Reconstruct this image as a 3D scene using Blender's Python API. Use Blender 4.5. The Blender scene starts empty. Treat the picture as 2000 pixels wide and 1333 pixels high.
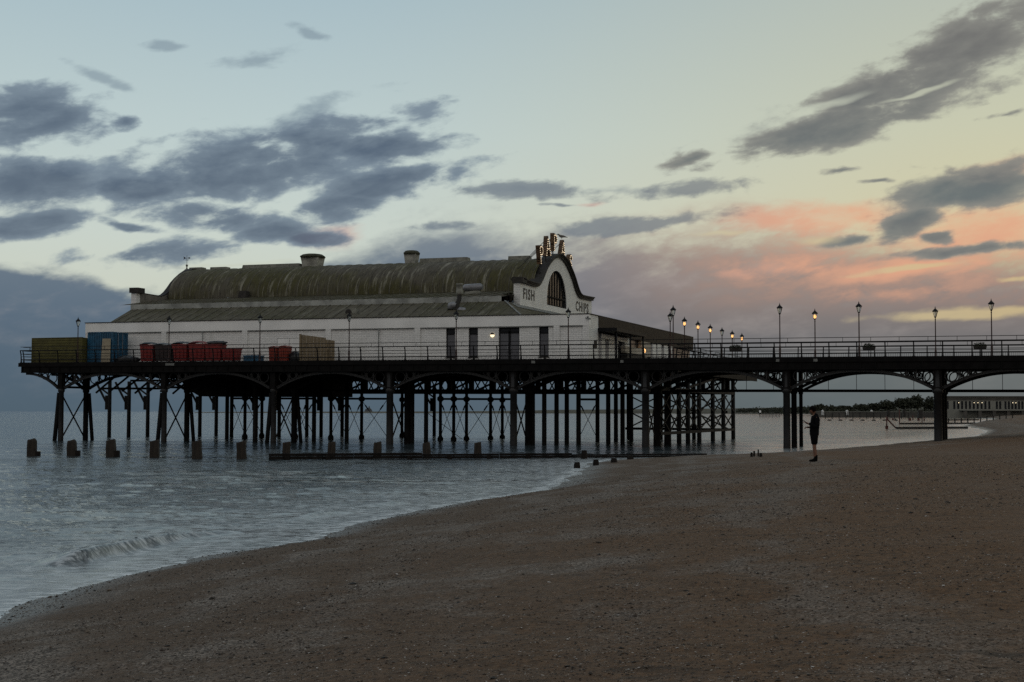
import bpy, bmesh, math, random
import numpy as np
from math import sin, cos, tan, radians, pi, atan, atan2, sqrt
from mathutils import Vector, Matrix
from mathutils.geometry import tessellate_polygon
random.seed(7); RNG = np.random.default_rng(7)
SC = bpy.context.scene
COL = SC.collection
# ------------------------------------------------------------------ camera
# world: X along the pier (shore to the right), Y away from the beach, Z = 0 at the sea
YAW = radians(19.8); PITCH = atan(138 / 2777.0); ROLL = radians(0.09)
EYE = Vector((38.95, -108.2, 2.72)); FOC = 2777.0
RIGHT = Vector((cos(YAW), sin(YAW), 0)); FWD = Vector((-sin(YAW), cos(YAW), 0)); UP = Vector((0, 0, 1))
cam_d = bpy.data.cameras.new('camera'); cam = bpy.data.objects.new('camera', cam_d); COL.objects.link(cam)
cam_d.sensor_width = 36; cam_d.lens = FOC / 2000 * 36; cam_d.clip_start = 0.1; cam_d.clip_end = 40000
cam.location = EYE
cam.rotation_euler = (Matrix.Rotation(YAW, 3, 'Z') @ Matrix.Rotation(radians(90) + PITCH, 3, 'X') @ Matrix.Rotation(ROLL, 3, 'Z')).to_euler()
SC.camera = cam
SC.view_settings.view_transform = 'Standard'; SC.view_settings.look = 'None'; SC.view_settings.exposure = 0; SC.view_settings.gamma = 1
SC.cycles.use_denoising = False
SC.cycles.max_bounces = 5; SC.cycles.diffuse_bounces = 2; SC.cycles.glossy_bounces = 3
SC.cycles.sample_clamp_indirect = 4

def survey(x, y):
    """direction from the beach standpoint to a bearing read off the photograph"""
    a = (x - 1000) / FOC; b = (666.5 - y) / FOC
    a, b = a * cos(ROLL) - b * sin(ROLL), b * cos(ROLL) + a * sin(ROLL)
    return FWD * cos(PITCH) + UP * sin(PITCH) + RIGHT * a + (UP * cos(PITCH) - FWD * sin(PITCH)) * b
def onY(x, y, Y): d = survey(x, y); return EYE + d * ((Y - EYE.y) / d.y)
def onX(x, y, X): d = survey(x, y); return EYE + d * ((X - EYE.x) / d.x)
def onZ(x, y, Z=0.0): d = survey(x, y); return EYE + d * ((Z - EYE.z) / d.z)
def far(x, y, dist): return EYE + survey(x, y) * dist

def lin(*c):
    c = [v / 255 for v in c]
    return tuple(v / 12.92 if v <= .04045 else ((v + .055) / 1.055) ** 2.4 for v in c)

# ------------------------------------------------------------------ node helper
class NT:
    def __init__(s, nt): s.nt = nt; s.n = nt.nodes; s.l = nt.links
    def new(s, t, **k):
        n = s.n.new(t)
        for a, v in k.items(): setattr(n, a, v)
        return n
    def put(s, sock, v):
        if hasattr(v, 'links'): s.l.new(v, sock)
        elif v is not None: sock.default_value = v
    def m(s, op, a, b=None, c=None, clamp=False):
        n = s.new('ShaderNodeMath', operation=op); n.use_clamp = clamp
        for i, v in enumerate((a, b, c)):
            if v is not None: s.put(n.inputs[i], v)
        return n.outputs[0]
    def vm(s, op, a, b=None):
        n = s.new('ShaderNodeVectorMath', operation=op)
        s.put(n.inputs[0], a)
        if b is not None: s.put(n.inputs[1], b)
        return n.outputs['Value'] if op in ('DOT_PRODUCT', 'LENGTH') else n.outputs[0]
    def rng(s, v, a, b, c=0., d=1., smooth=True):
        n = s.new('ShaderNodeMapRange', interpolation_type='SMOOTHSTEP' if smooth else 'LINEAR')
        s.put(n.inputs[0], v)
        for i, x in enumerate((a, b, c, d)): s.put(n.inputs[i + 1], x)
        return n.outputs[0]
    def mix(s, f, a, b, blend='MIX'):
        n = s.new('ShaderNodeMix', data_type='RGBA', blend_type=blend)
        s.put(n.inputs[0], f)
        for i, v in ((6, a), (7, b)):
            if isinstance(v, tuple): v = v + (1,) if len(v) == 3 else v
            s.put(n.inputs[i], v)
        return n.outputs[2]
    def noise(s, vec, scale, detail=4, rough=.55, dist=0., dim='3D'):
        n = s.new('ShaderNodeTexNoise', noise_dimensions=dim)
        if vec is not None: s.put(n.inputs['Vector'], vec)
        n.inputs['Scale'].default_value = scale; n.inputs['Detail'].default_value = detail
        n.inputs['Roughness'].default_value = rough; n.inputs['Distortion'].default_value = dist
        return n.outputs[0], n.outputs[1]
    def mapping(s, vec, loc=(0, 0, 0), rot=(0, 0, 0), scale=(1, 1, 1), kind='POINT'):
        n = s.new('ShaderNodeMapping', vector_type=kind); s.put(n.inputs[0], vec)
        for i, v in ((1, loc), (2, rot), (3, scale)): n.inputs[i].default_value = v
        return n.outputs[0]
    def xyz(s, x=0., y=0., z=0.):
        n = s.new('ShaderNodeCombineXYZ')
        for i, v in enumerate((x, y, z)): s.put(n.inputs[i], v)
        return n.outputs[0]
    def ramp(s, f, stops, interp='LINEAR'):
        n = s.new('ShaderNodeValToRGB'); s.put(n.inputs[0], f); cr = n.color_ramp; cr.interpolation = interp
        while len(cr.elements) < len(stops): cr.elements.new(.5)
        for e, (p, c) in zip(cr.elements, stops): e.position = p; e.color = tuple(c) + (1,)
        return n.outputs[0]

# ------------------------------------------------------------------ sky (dusk afterglow, clouds by bearing and elevation)
world = bpy.data.worlds.new('World'); SC.world = world; world.use_nodes = True
world.node_tree.nodes.clear()
W = NT(world.node_tree)
dirv = W.new('ShaderNodeTexCoord').outputs['Generated']
dr = W.vm('DOT_PRODUCT', dirv, tuple(RIGHT)); df = W.vm('DOT_PRODUCT', dirv, tuple(FWD)); du = W.vm('DOT_PRODUCT', dirv, (0, 0, 1))
AZ = W.m('MULTIPLY', W.m('ARCTAN2', dr, df), 57.29578)
EL = W.m('MULTIPLY', W.m('ARCSINE', du), 57.29578)
def bearing(x, y):
    a = atan((x - 1000) / FOC); return math.degrees(a), math.degrees(atan((804 - y) / FOC * cos(a)))
P0 = W.xyz(AZ, EL, 0.)
# clear-sky gradient: left (cool) and right (warm), blended by bearing
elN = W.m('DIVIDE', EL, 90., clamp=True)
def stops(lst): return [(e / 90, lin(*c)) for e, c in lst]
coolR = W.ramp(elN, stops([(0, (168, 180, 172)), (4, (202, 206, 190)), (7, (199, 209, 201)), (11, (188, 204, 204)), (17, (165, 187, 196)), (32, (158, 172, 182)), (90, (150, 160, 168))]))
warmR = W.ramp(elN, stops([(0, (198, 178, 136)), (4, (214, 196, 150)), (7, (210, 201, 162)), (11, (199, 200, 174)), (17, (180, 188, 178)), (32, (162, 172, 176)), (90, (150, 160, 168))]))
backR = W.ramp(elN, stops([(0, (140, 142, 146)), (8, (200, 194, 187)), (20, (207, 202, 195)), (45, (174, 176, 178)), (90, (150, 160, 168))]))
side = W.rng(AZ, -9, 22)
sky = W.mix(side, coolR, warmR)
back = W.rng(W.m('ABSOLUTE', W.m('SUBTRACT', AZ, 25.)), 60, 130)
sky = W.mix(back, sky, backR)
# cloud fields
qv = W.mapping(P0, rot=(0, 0, radians(-9)))
w1 = W.noise(W.mapping(qv, scale=(.30, .75, 1)), 1.0, 3, .5)[1]
warp = W.vm('MULTIPLY', W.vm('SUBTRACT', w1, (.5, .5, .5)), (2.0, .75, 0.))
PW = W.vm('ADD', P0, warp)
nA = W.noise(W.mapping(qv, scale=(.32, .82, 1), loc=(3, 7, 2)), 1.0, 9, .56, .2)[0]
nB = W.noise(W.mapping(qv, scale=(1.0, 2.1, 1), loc=(9, 1, 5)), 1.0, 6, .6, .3)[0]
NZ = W.m('ADD', W.m('MULTIPLY', W.m('SUBTRACT', nA, .5), 1.7), W.m('MULTIPLY', W.m('SUBTRACT', nB, .5), .55))
def field(blobs, cap=.62):
    acc = -0.85
    for (x, y, rx, ry, ang, *g) in blobs:
        a, e = bearing(x, y)
        v = W.mapping(PW, loc=(a, e, 0), rot=(0, 0, radians(ang)), scale=(rx * 1.0 / 48.5, ry * 1.0 / 48.5, 1), kind='TEXTURE')
        d = W.vm('LENGTH', v)
        val = W.m('MULTIPLY_ADD', d, -1.0, (g[0] if g else 1.0))
        acc = W.m('MAXIMUM', acc, val)
    return W.m('MINIMUM', acc, cap)
darkL = field([(55, 228, 135, 62, 4), (240, 240, 62, 24, 4, .7), (60, 365, 165, 62, 6), (40, 440, 130, 34, 12),
               (500, 315, 335, 78, 13), (740, 285, 170, 40, 4), (280, 362, 110, 30, 6), (755, 360, 185, 40, 12), (660, 405, 110, 34, 8),
               (420, 425, 190, 40, -6, .9), (540, 455, 110, 26, 4), (622, 466, 80, 19, 0, 1.1), (300, 498, 190, 30, 6, .9),
               (250, 441, 70, 11, -9), ])
veil = field([(305, 84, 52, 16, 0, .75), (520, 100, 100, 24, 12, .75), (602, 52, 52, 16, -8, .75), (195, 150, 110, 20, -22, .7), (240, 240, 62, 24, 4, .7), (590, 230, 165, 36, 20, .9), (470, 262, 150, 30, 16, .8), (160, 320, 150, 26, 4, .6), (700, 300, 260, 60, 8, .5), (330, 330, 260, 50, 10, .5), (1180, 372, 330, 22, 0, .6), (1560, 250, 330, 60, 14, .6), (1760, 140, 240, 70, 25, .6), (1850, 380, 240, 60, 6, .5)])
darkM = field([(1060, 375, 210, 28, -3, .72), (1340, 362, 180, 26, 6, .62), (1240, 438, 200, 20, 5, .75), (1100, 402, 80, 10, 0, .6), (860, 435, 150, 20, 4, .6)])
darkR = field([(1640, 243, 265, 42, 12), (1860, 110, 270, 78, 27), (1730, 170, 210, 50, 22, .9), (1360, 300, 100, 20, 12, .66), (1655, 327, 60, 13, 6, .62), (1910, 362, 200, 44, 9),
               (1970, 215, 80, 16, 8, .6), (1775, 440, 70, 32, 24, 1.), (1660, 468, 75, 18, 8, .8), (1825, 462, 34, 16, 10), (1900, 483, 170, 12, 5, .9), (1720, 352, 60, 8, 0, .5)])
pink = field([(1620, 420, 200, 36, 3), (1900, 450, 200, 58, 2), (1530, 520, 170, 36, 0, .62), (1800, 516, 210, 20, 5, .9), (1450, 530, 170, 34, 0, .45), (1750, 570, 260, 40, 0, .38),
              (650, 462, 90, 34, 3, .85), (1980, 330, 160, 36, 8, .8), (320, 648, 110, 16, 5, .5), (1150, 400, 60, 12, 0, .5)])
glow = field([(1890, 612, 230, 17, 2, .95), (1420, 452, 130, 12, -2, .7), (1600, 470, 90, 20, 4, .6), (1780, 518, 180, 7, 5, .8), (430, 518, 220, 10, 4, .7), (1990, 540, 60, 8, 0, .8)])
def alpha(f, lo=-.12, hi=.40, k=1.36): return W.rng(W.m('ADD', f, W.m('MULTIPLY', NZ, k)), lo, hi)
# low cloud bank along the horizon; its upper edge by bearing
fc = W.new('ShaderNodeFloatCurve'); W.put(fc.inputs['Value'], W.rng(AZ, -40, 40, 0, 1, smooth=False))
cv = fc.mapping.curves[0]
top = [(-40, 6.0), (-19.8, 5.5), (-17, 5.4), (-14.5, 4.6), (-12.5, 4.9), (-9, 5.4), (-6.2, 6.6), (-2.8, 7.7), (0.5, 7.5), (5, 7.3), (9, 7.6), (14, 7.0), (20, 6.4), (40, 5)]
while len(cv.points) < len(top): cv.points.new(.5, .5)
for p, (a, e) in zip(cv.points, top): p.location = ((a + 40) / 80, e / 10)
fc.mapping.update()
bank_top = W.m('MULTIPLY', fc.outputs[0], 10.)
soft = W.rng(AZ, -12, -4, .5, 1.7)
bd = W.m('DIVIDE', W.m('SUBTRACT', W.m('ADD', bank_top, W.m('MULTIPLY', NZ, W.rng(AZ, -13, -4, .9, 2.2))), EL), soft)
bankA = W.rng(bd, -.5, 1.0)
bank_cool = W.ramp(W.m('DIVIDE', EL, 10., clamp=True), [(0, lin(76, 94, 108)), (.18, lin(78, 97, 114)), (.36, lin(86, 104, 122)), (.56, lin(102, 117, 132)), (.8, lin(130, 138, 146))])
bank_warm = W.ramp(W.m('DIVIDE', EL, 10., clamp=True), [(0, lin(84, 98, 104)), (.15, lin(92, 104, 108)), (.30, lin(110, 110, 114)), (.5, lin(140, 126, 122)), (.8, lin(164, 148, 138))])
bank = W.mix(W.rng(AZ, -3, 9), bank_cool, bank_warm)
bank = W.mix(W.m('MULTIPLY', W.rng(NZ, .1, -.7), W.rng(EL, 0, 5, .1, .55)), bank, W.mix(.55, bank, (.56, .50, .47)))
sky = W.mix(W.m('MULTIPLY', bankA, .98), sky, bank)
pinkA = alpha(pink, -.15, .75, .9)
pinkC = W.mix(W.rng(AZ, 3, 14), lin(200, 160, 150), lin(226, 166, 134))
sky = W.mix(W.m('MULTIPLY', pinkA, .78), sky, pinkC)
wash = W.m('MULTIPLY', W.m('MULTIPLY', W.rng(AZ, 4, 13), W.rng(W.m('ABSOLUTE', W.m('SUBTRACT', EL, 6.2)), 2.6, .4)), W.rng(NZ, -.22, .26, .0, .56))
sky = W.mix(wash, sky, lin(222, 166, 136))
dL = alpha(darkL); dM = alpha(darkM); dR = W.m('MULTIPLY', alpha(darkR), W.m('SUBTRACT', 1., W.m('MULTIPLY', alpha(field([(1560, 222, 210, 11, 15, .9), (1800, 176, 130, 9, 12, .8), (1650, 150, 70, 10, 20, .7)]), 0., .6, .8), .75)))
sky = W.mix(W.m('MULTIPLY', alpha(veil, -.1, .6), .62), sky, W.mix(side, lin(124, 142, 155), lin(148, 148, 140)))
shadeL = W.mix(W.rng(W.m('ADD', darkL, W.m('MULTIPLY', NZ, .8)), .0, .9), lin(124, 140, 154), lin(78, 94, 114))
sky = W.mix(W.m('MULTIPLY', dL, .93), sky, shadeL)
sky = W.mix(W.m('MULTIPLY', dM, .82), sky, W.mix(side, lin(108, 122, 136), lin(132, 132, 130)))
shadeR = W.mix(W.rng(W.m('ADD', darkR, W.m('MULTIPLY', NZ, .8)), .0, .9), lin(140, 140, 134), W.mix(W.rng(EL, 7, 15), lin(96, 108, 112), lin(106, 106, 106)))
sky = W.mix(W.m('MULTIPLY', dR, .95), sky, shadeR)
glowA = alpha(glow, 0, .7, .8)
sky = W.mix(W.m('MULTIPLY', glowA, .75), sky, W.mix(side, lin(196, 200, 184), lin(206, 186, 140)))
# scattered high cloud beyond the frame, so that what the sea and sand receive is not a bare gradient
hi = W.m('MULTIPLY', W.rng(W.noise(dirv, 2.2, 6, .6, .4)[0], .48, .68), W.rng(EL, 17, 26, 0, .55))
sky = W.mix(hi, sky, lin(110, 122, 134))
nish = W.new('ShaderNodeTexSky', sky_type='NISHITA'); nish.sun_disc = False
nish.sun_elevation = radians(3); nish.sun_rotation = radians(35) - YAW; nish.altitude = 0
sky = W.mix(1.0, sky, W.vm('MULTIPLY', nish.outputs[0], (.0012, .0012, .0012)), 'ADD')
bg = W.new('ShaderNodeBackground'); W.put(bg.inputs[0], sky); bg.inputs[1].default_value = 1.0
W.l.new(bg.outputs[0], W.new('ShaderNodeOutputWorld').inputs[0])
# the sun is almost down, out of frame to the right, behind cloud
sl = bpy.data.lights.new('sun', 'SUN'); sl.energy = 0.03; sl.angle = radians(12); sl.color = (1, .72, .5)
so = bpy.data.objects.new('sun', sl); COL.objects.link(so)
sd = FWD * cos(radians(35)) + RIGHT * sin(radians(35)) + UP * tan(radians(5))
so.rotation_euler = sd.to_track_quat('Z', 'Y').to_euler()

# ------------------------------------------------------------------ mesh helpers
class MB:
    """collects shapes; build() links them as one mesh object"""
    def __init__(s): s.v = []; s.f = []; s.sm = []; s.mi = []; s.k = 0
    def mat(s, k): s.k = k; return s
    def add(s, vs, fs, smooth=False):
        o = len(s.v); s.v += [tuple(p) for p in vs]
        for f in fs: s.f.append([i + o for i in f]); s.sm.append(smooth); s.mi.append(s.k)
        return s
    def box(s, a, b):
        x0, y0, z0 = a; x1, y1, z1 = b
        v = [(x, y, z) for z in (z0, z1) for (x, y) in ((x0, y0), (x1, y0), (x1, y1), (x0, y1))]
        return s.add(v, [(3, 2, 1, 0), (4, 5, 6, 7), (0, 1, 5, 4), (1, 2, 6, 5), (2, 3, 7, 6), (3, 0, 4, 7)])
    def cbox(s, c, d): return s.box([c[i] - d[i] / 2 for i in range(3)], [c[i] + d[i] / 2 for i in range(3)])
    def tbox(s, c, d, taper=1., rz=0., shear=(0, 0)):
        """box with its top scaled by taper, turned rz, leaning by shear"""
        vs = []
        for t, k in ((-.5, 1.), (.5, taper)):
            for (x, y) in ((-.5, -.5), (.5, -.5), (.5, .5), (-.5, .5)):
                X, Y = x * d[0] * k + shear[0] * (t + .5), y * d[1] * k + shear[1] * (t + .5)
                vs.append((c[0] + X * cos(rz) - Y * sin(rz), c[1] + X * sin(rz) + Y * cos(rz), c[2] + t * d[2]))
        return s.add(vs, [(3, 2, 1, 0), (4, 5, 6, 7), (0, 1, 5, 4), (1, 2, 6, 5), (2, 3, 7, 6), (3, 0, 4, 7)])
    def bar(s, p, q, w, h, up=(0, 0, 1)):
        p, q = Vector(p), Vector(q); d = (q - p).normalized(); u = Vector(up)
        if abs(d.dot(u)) > .98: u = Vector((1, 0, 0))
        r = d.cross(u).normalized(); u = r.cross(d)
        vs = [e + r * (a * w / 2) + u * (b * h / 2) for e in (p, q) for a, b in ((-1, -1), (1, -1), (1, 1), (-1, 1))]
        return s.add(vs, [(3, 2, 1, 0), (4, 5, 6, 7), (0, 1, 5, 4), (1, 2, 6, 5), (2, 3, 7, 6), (3, 0, 4, 7)])
    def tube(s, pts, rad, n=8, cap=True, closed=False):
        pts = [Vector(p) for p in pts]; m = len(pts)
        rad = rad if isinstance(rad, (list, tuple)) else [rad] * m
        vs = []; prev = None
        for i, p in enumerate(pts):
            a = pts[(i - 1) % m] if (closed or i > 0) else p; b = pts[(i + 1) % m] if (closed or i < m - 1) else p
            d = (b - a).normalized()
            if prev is None:
                u = Vector((0, 0, 1)) if abs(d.z) < .9 else Vector((1, 0, 0)); r = d.cross(u).normalized()
            else: r = (prev - d * prev.dot(d)).normalized()
            prev = r; u = d.cross(r)
            vs += [p + (r * cos(2 * pi * k / n) + u * sin(2 * pi * k / n)) * rad[i] for k in range(n)]
        fs = []
        for i in range(m if closed else m - 1):
            j = (i + 1) % m
            fs += [(i * n + k, i * n + (k + 1) % n, j * n + (k + 1) % n, j * n + k) for k in range(n)]
        s.add(vs, fs, True)
        if cap and not closed:
            o = len(s.v) - len(vs)
            s.f.append([o + k for k in reversed(range(n))]); s.sm.append(False); s.mi.append(s.k)
            s.f.append([o + (m - 1) * n + k for k in range(n)]); s.sm.append(False); s.mi.append(s.k)
        return s
    def lathe(s, c, prof, n=12, smooth=True):
        """prof: (radius, z) from the bottom up"""
        vs = [(c[0] + r * cos(2 * pi * k / n), c[1] + r * sin(2 * pi * k / n), c[2] + z) for r, z in prof for k in range(n)]
        fs = [(i * n + k, i * n + (k + 1) % n, (i + 1) * n + (k + 1) % n, (i + 1) * n + k) for i in range(len(prof) - 1) for k in range(n)]
        s.add(vs, fs, smooth); o = len(s.v) - len(vs)
        s.f.append([o + k for k in reversed(range(n))]); s.sm.append(False); s.mi.append(s.k)
        s.f.append([o + (len(prof) - 1) * n + k for k in range(n)]); s.sm.append(False); s.mi.append(s.k)
        return s
    def ball(s, c, r, n=8, m=5, sq=(1, 1, 1)):
        prof = [(max(1e-4, r * sin(pi * i / m)), -r * cos(pi * i / m)) for i in range(m + 1)]
        vs = [(c[0] + q * cos(2 * pi * k / n) * sq[0], c[1] + q * sin(2 * pi * k / n) * sq[1], c[2] + z * sq[2]) for q, z in prof for k in range(n)]
        fs = [(i * n + k, i * n + (k + 1) % n, (i + 1) * n + (k + 1) % n, (i + 1) * n + k) for i in range(m) for k in range(n)]
        return s.add(vs, fs, True)
    def slab(s, loops, f3, lo, hi):
        """flat outline (first loop; further loops are holes) extruded from lo to hi; f3(a, b, t) gives the point"""
        tris = tessellate_polygon([[Vector((a, b, 0)) for a, b in L] for L in loops])
        flat = [p for L in loops for p in L]; n = len(flat)
        vs = [f3(a, b, lo) for a, b in flat] + [f3(a, b, hi) for a, b in flat]
        fs = [tuple(t) for t in tris] + [tuple(i + n for i in reversed(t)) for t in tris]
        o = 0
        for L in loops:
            k = len(L); fs += [(o + i, o + i + n, o + (i + 1) % k + n, o + (i + 1) % k) for i in range(k)]; o += k
        return s.add(vs, fs)
    def sheet(s, grid, smooth=True, thick=None):
        """grid of points [rows][cols]"""
        r, c = len(grid), len(grid[0])
        vs = [p for row in grid for p in row]
        return s.add(vs, [(i * c + j, i * c + j + 1, (i + 1) * c + j + 1, (i + 1) * c + j) for i in range(r - 1) for j in range(c - 1)], smooth)
    def build(s, name, mats, parent=None, warp=None, fix=True, loc=None):
        vs = s.v if warp is None else [warp(p) for p in s.v]
        me = bpy.data.meshes.new(name); me.from_pydata(vs, [], s.f)
        for m in (mats if isinstance(mats, (list, tuple)) else [mats]): me.materials.append(m)
        me.polygons.foreach_set('use_smooth', s.sm); me.polygons.foreach_set('material_index', s.mi)
        if fix:
            b = bmesh.new(); b.from_mesh(me); bmesh.ops.recalc_face_normals(b, faces=b.faces); b.to_mesh(me); b.free()
        me.update()
        return link(name, me, parent, loc)
def link(name, me, parent=None, loc=None):
    o = bpy.data.objects.new(name, me); COL.objects.link(o)
    if loc is not None: o.location = loc
    if parent is not None:
        o.parent = parent
        if parent.get('world_parts'): o.location = -Vector(parent.location)
    return o
def tag(o, label=None, cat=None, group=None, kind=None):
    for k, v in (('label', label), ('category', cat), ('group', group), ('kind', kind)):
        if v: o[k] = v
    return o
def thing(name, label, cat, loc=(0, 0, 0), rz=0., group=None, world_parts=False):
    """an Empty at the base of a thing; with world_parts its parts are drawn in world coordinates"""
    o = bpy.data.objects.new(name, None); COL.objects.link(o); o.location = loc; o.rotation_euler = (0, 0, rz); o.empty_display_size = .3
    if world_parts: o['world_parts'] = 1
    return tag(o, label, cat, group)
KIDS = {}
def copy_tree(o, parent=None):
    c = o.copy(); COL.objects.link(c)
    if parent is not None: c.parent = parent
    for ch in [x for x in COL.objects if x.parent == o]: copy_tree(ch, c)
    return c
PZ = lambda x: -.0042 * x                       # the pier climbs slightly towards its sea end
def fall(p): return (p[0], p[1], p[2] + PZ(p[0]))
DECK = 6.88

# ------------------------------------------------------------------ materials
def mat(name, col, rough=.7, metal=0., var=.25, scale=3., bump=0., bscale=20., col2=None, streak=None, spec=.4, emit=None, estr=0.):
    m = bpy.data.materials.new(name); m.use_nodes = True; m.node_tree.nodes.clear(); T = NT(m.node_tree)
    b = T.new('ShaderNodeBsdfPrincipled'); out = T.new('ShaderNodeOutputMaterial'); T.l.new(b.outputs[0], out.inputs[0])
    co = T.new('ShaderNodeTexCoord').outputs['Object']
    v = T.mapping(co, scale=streak) if streak else co
    n = T.noise(v, scale, 5, .6)[0]
    c2 = col2 or tuple(x * (1 - var) for x in col); c1 = col if col2 else tuple(min(1, x * (1 + var * .6)) for x in col)
    T.put(b.inputs['Base Color'], T.mix(T.rng(n, .3, .7), c2, c1))
    b.inputs['Roughness'].default_value = rough; b.inputs['Metallic'].default_value = metal; b.inputs['Specular IOR Level'].default_value = spec
    if bump:
        bn = T.new('ShaderNodeBump'); bn.inputs['Strength'].default_value = bump; bn.inputs['Distance'].default_value = .02
        T.put(bn.inputs['Height'], T.noise(v, bscale, 4, .6)[0]); T.l.new(bn.outputs[0], b.inputs['Normal'])
    if emit: T.put(b.inputs['Emission Color'], emit + (1,)); b.inputs['Emission Strength'].default_value = estr
    m['T'] = 1; return m
IRON = mat('iron', (.0055, .005, .005), .7, 0, .5, 1.5, .3, 12, spec=.10)
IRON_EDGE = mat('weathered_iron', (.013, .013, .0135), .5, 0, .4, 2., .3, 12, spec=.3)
PILE = mat('tarred_pile', (.0065, .006, .0055), .7, 0, .6, 1.2, .5, 9, spec=.2)
TIMBER_DARK = mat('wet_timber', (.012, .010, .009), .6, 0, .6, 2., .6, 14, streak=(1, 1, .3), spec=.08)
TIMBER = mat('weathered_timber', (.023, .017, .012), .8, 0, .55, 3., .8, 16, streak=(3, 3, .35))
DECKW = mat('deck_board', (.02, .018, .016), .75, 0, .3, 2.)
MAROON = mat('maroon_paint', (.035, .012, .011), .45, 0, .3, 4.)
BLACKP = mat('black_paint', (.009, .009, .010), .6, 0, .3, 4., spec=.12)
CORN = mat('dark_stone', (.024, .021, .018), .75, 0, .5, 1.5, .4, 8)
GLASS_DK = mat('dark_glass', (.012, .014, .018), .35, 0, .3, .8, spec=.15)
GLASS_GR = mat('frosted_glass', (.085, .085, .095), .3, 0, .2, .6, spec=.5)
LEADGREY = mat('lead_flashing', (.17, .175, .165), .6, 0, .35, 1.2)
VENTM = mat('vent_concrete', (.20, .20, .17), .85, 0, .45, 1.6, .3, 10)
VENTCAP = mat('vent_moss', (.055, .055, .032), .9, 0, .5, 2., .4, 10)
STEEL = mat('dull_steel', (.22, .225, .24), .45, .3, .3, 2.)
WHITEW = mat('white_render', (.80, .80, .78), .75, 0, .10, .45, .15, 6)
def brick_mat():
    m = bpy.data.materials.new('white_painted_brick'); m.use_nodes = True; m.node_tree.nodes.clear(); T = NT(m.node_tree)
    b = T.new('ShaderNodeBsdfPrincipled'); T.l.new(b.outputs[0], T.new('ShaderNodeOutputMaterial').inputs[0])
    co = T.new('ShaderNodeTexCoord').outputs['Object']
    sp = T.new('ShaderNodeSeparateXYZ'); T.l.new(co, sp.inputs[0])
    v = T.xyz(T.m('ADD', sp.outputs[0], sp.outputs[1]), sp.outputs[2], 0.)
    br = T.new('ShaderNodeTexBrick'); T.put(br.inputs['Vector'], v)
    br.inputs['Color1'].default_value = (.79, .79, .77, 1); br.inputs['Color2'].default_value = (.70, .70, .68, 1); br.inputs['Mortar'].default_value = (.50, .50, .49, 1)
    br.inputs['Scale'].default_value = 1.; br.inputs['Brick Width'].default_value = .46; br.inputs['Row Height'].default_value = .155; br.inputs['Mortar Size'].default_value = .016
    n = T.noise(T.mapping(co, scale=(.7, .7, .25)), 1.1, 5, .65)[0]
    T.put(b.inputs['Base Color'], T.mix(T.m('MULTIPLY', T.rng(n, .5, .8), .5), br.outputs[0], (.42, .42, .38)))
    b.inputs['Roughness'].default_value = .7
    bn = T.new('ShaderNodeBump'); bn.inputs['Strength'].default_value = .35; bn.inputs['Distance'].default_value = .01
    T.put(bn.inputs['Height'], br.outputs['Fac']); bn.invert = True; T.l.new(bn.outputs[0], b.inputs['Normal'])
    return m
BRICK = brick_mat()
def roof_mat(name, base, moss, light, period):
    """corrugated sheet, moss and lime streaks running down the slope (along Y)"""
    m = bpy.data.materials.new(name); m.use_nodes = True; m.node_tree.nodes.clear(); T = NT(m.node_tree)
    b = T.new('ShaderNodeBsdfPrincipled'); T.l.new(b.outputs[0], T.new('ShaderNodeOutputMaterial').inputs[0])
    co = T.new('ShaderNodeTexCoord').outputs['Object']
    big = T.noise(T.mapping(co, scale=(.10, .16, .16)), 1.0, 4, .6)[0]
    st = T.noise(T.mapping(co, scale=(1.9, .20, .20)), 1.0, 6, .7)[0]
    fine = T.noise(T.mapping(co, scale=(6, 1.2, 1.2)), 1.0, 4, .7)[0]
    c = T.mix(T.rng(T.m('ADD', big, T.m('MULTIPLY', T.m('SUBTRACT', st, .5), .5)), .38, .62), base, moss)
    c = T.mix(T.m('MULTIPLY', T.rng(st, .52, .66), .75), c, light)
    c = T.mix(T.m('MULTIPLY', T.rng(fine, .48, .66), .75), c, tuple(x * .35 for x in base))
    T.put(b.inputs['Base Color'], c); b.inputs['Roughness'].default_value = .85; b.inputs['Specular IOR Level'].default_value = .25
    wv = T.new('ShaderNodeTexWave', wave_type='BANDS', bands_direction='X'); T.put(wv.inputs['Vector'], co)
    wv.inputs['Scale'].default_value = 2 * pi / period / 20 * 2 / 2; wv.inputs['Distortion'].default_value = .3
    bn = T.new('ShaderNodeBump'); bn.inputs['Strength'].default_value = .6; bn.inputs['Distance'].default_value = .05
    T.put(bn.inputs['Height'], wv.outputs[1]); T.l.new(bn.outputs[0], b.inputs['Normal'])
    return m
ROOF = roof_mat('mossy_roof', (.088, .080, .062), (.062, .058, .022), (.27, .26, .21), .5)
ROOF_LOW = roof_mat('corrugated_roof', (.092, .082, .058), (.060, .056, .026), (.17, .16, .125), .35)

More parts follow.
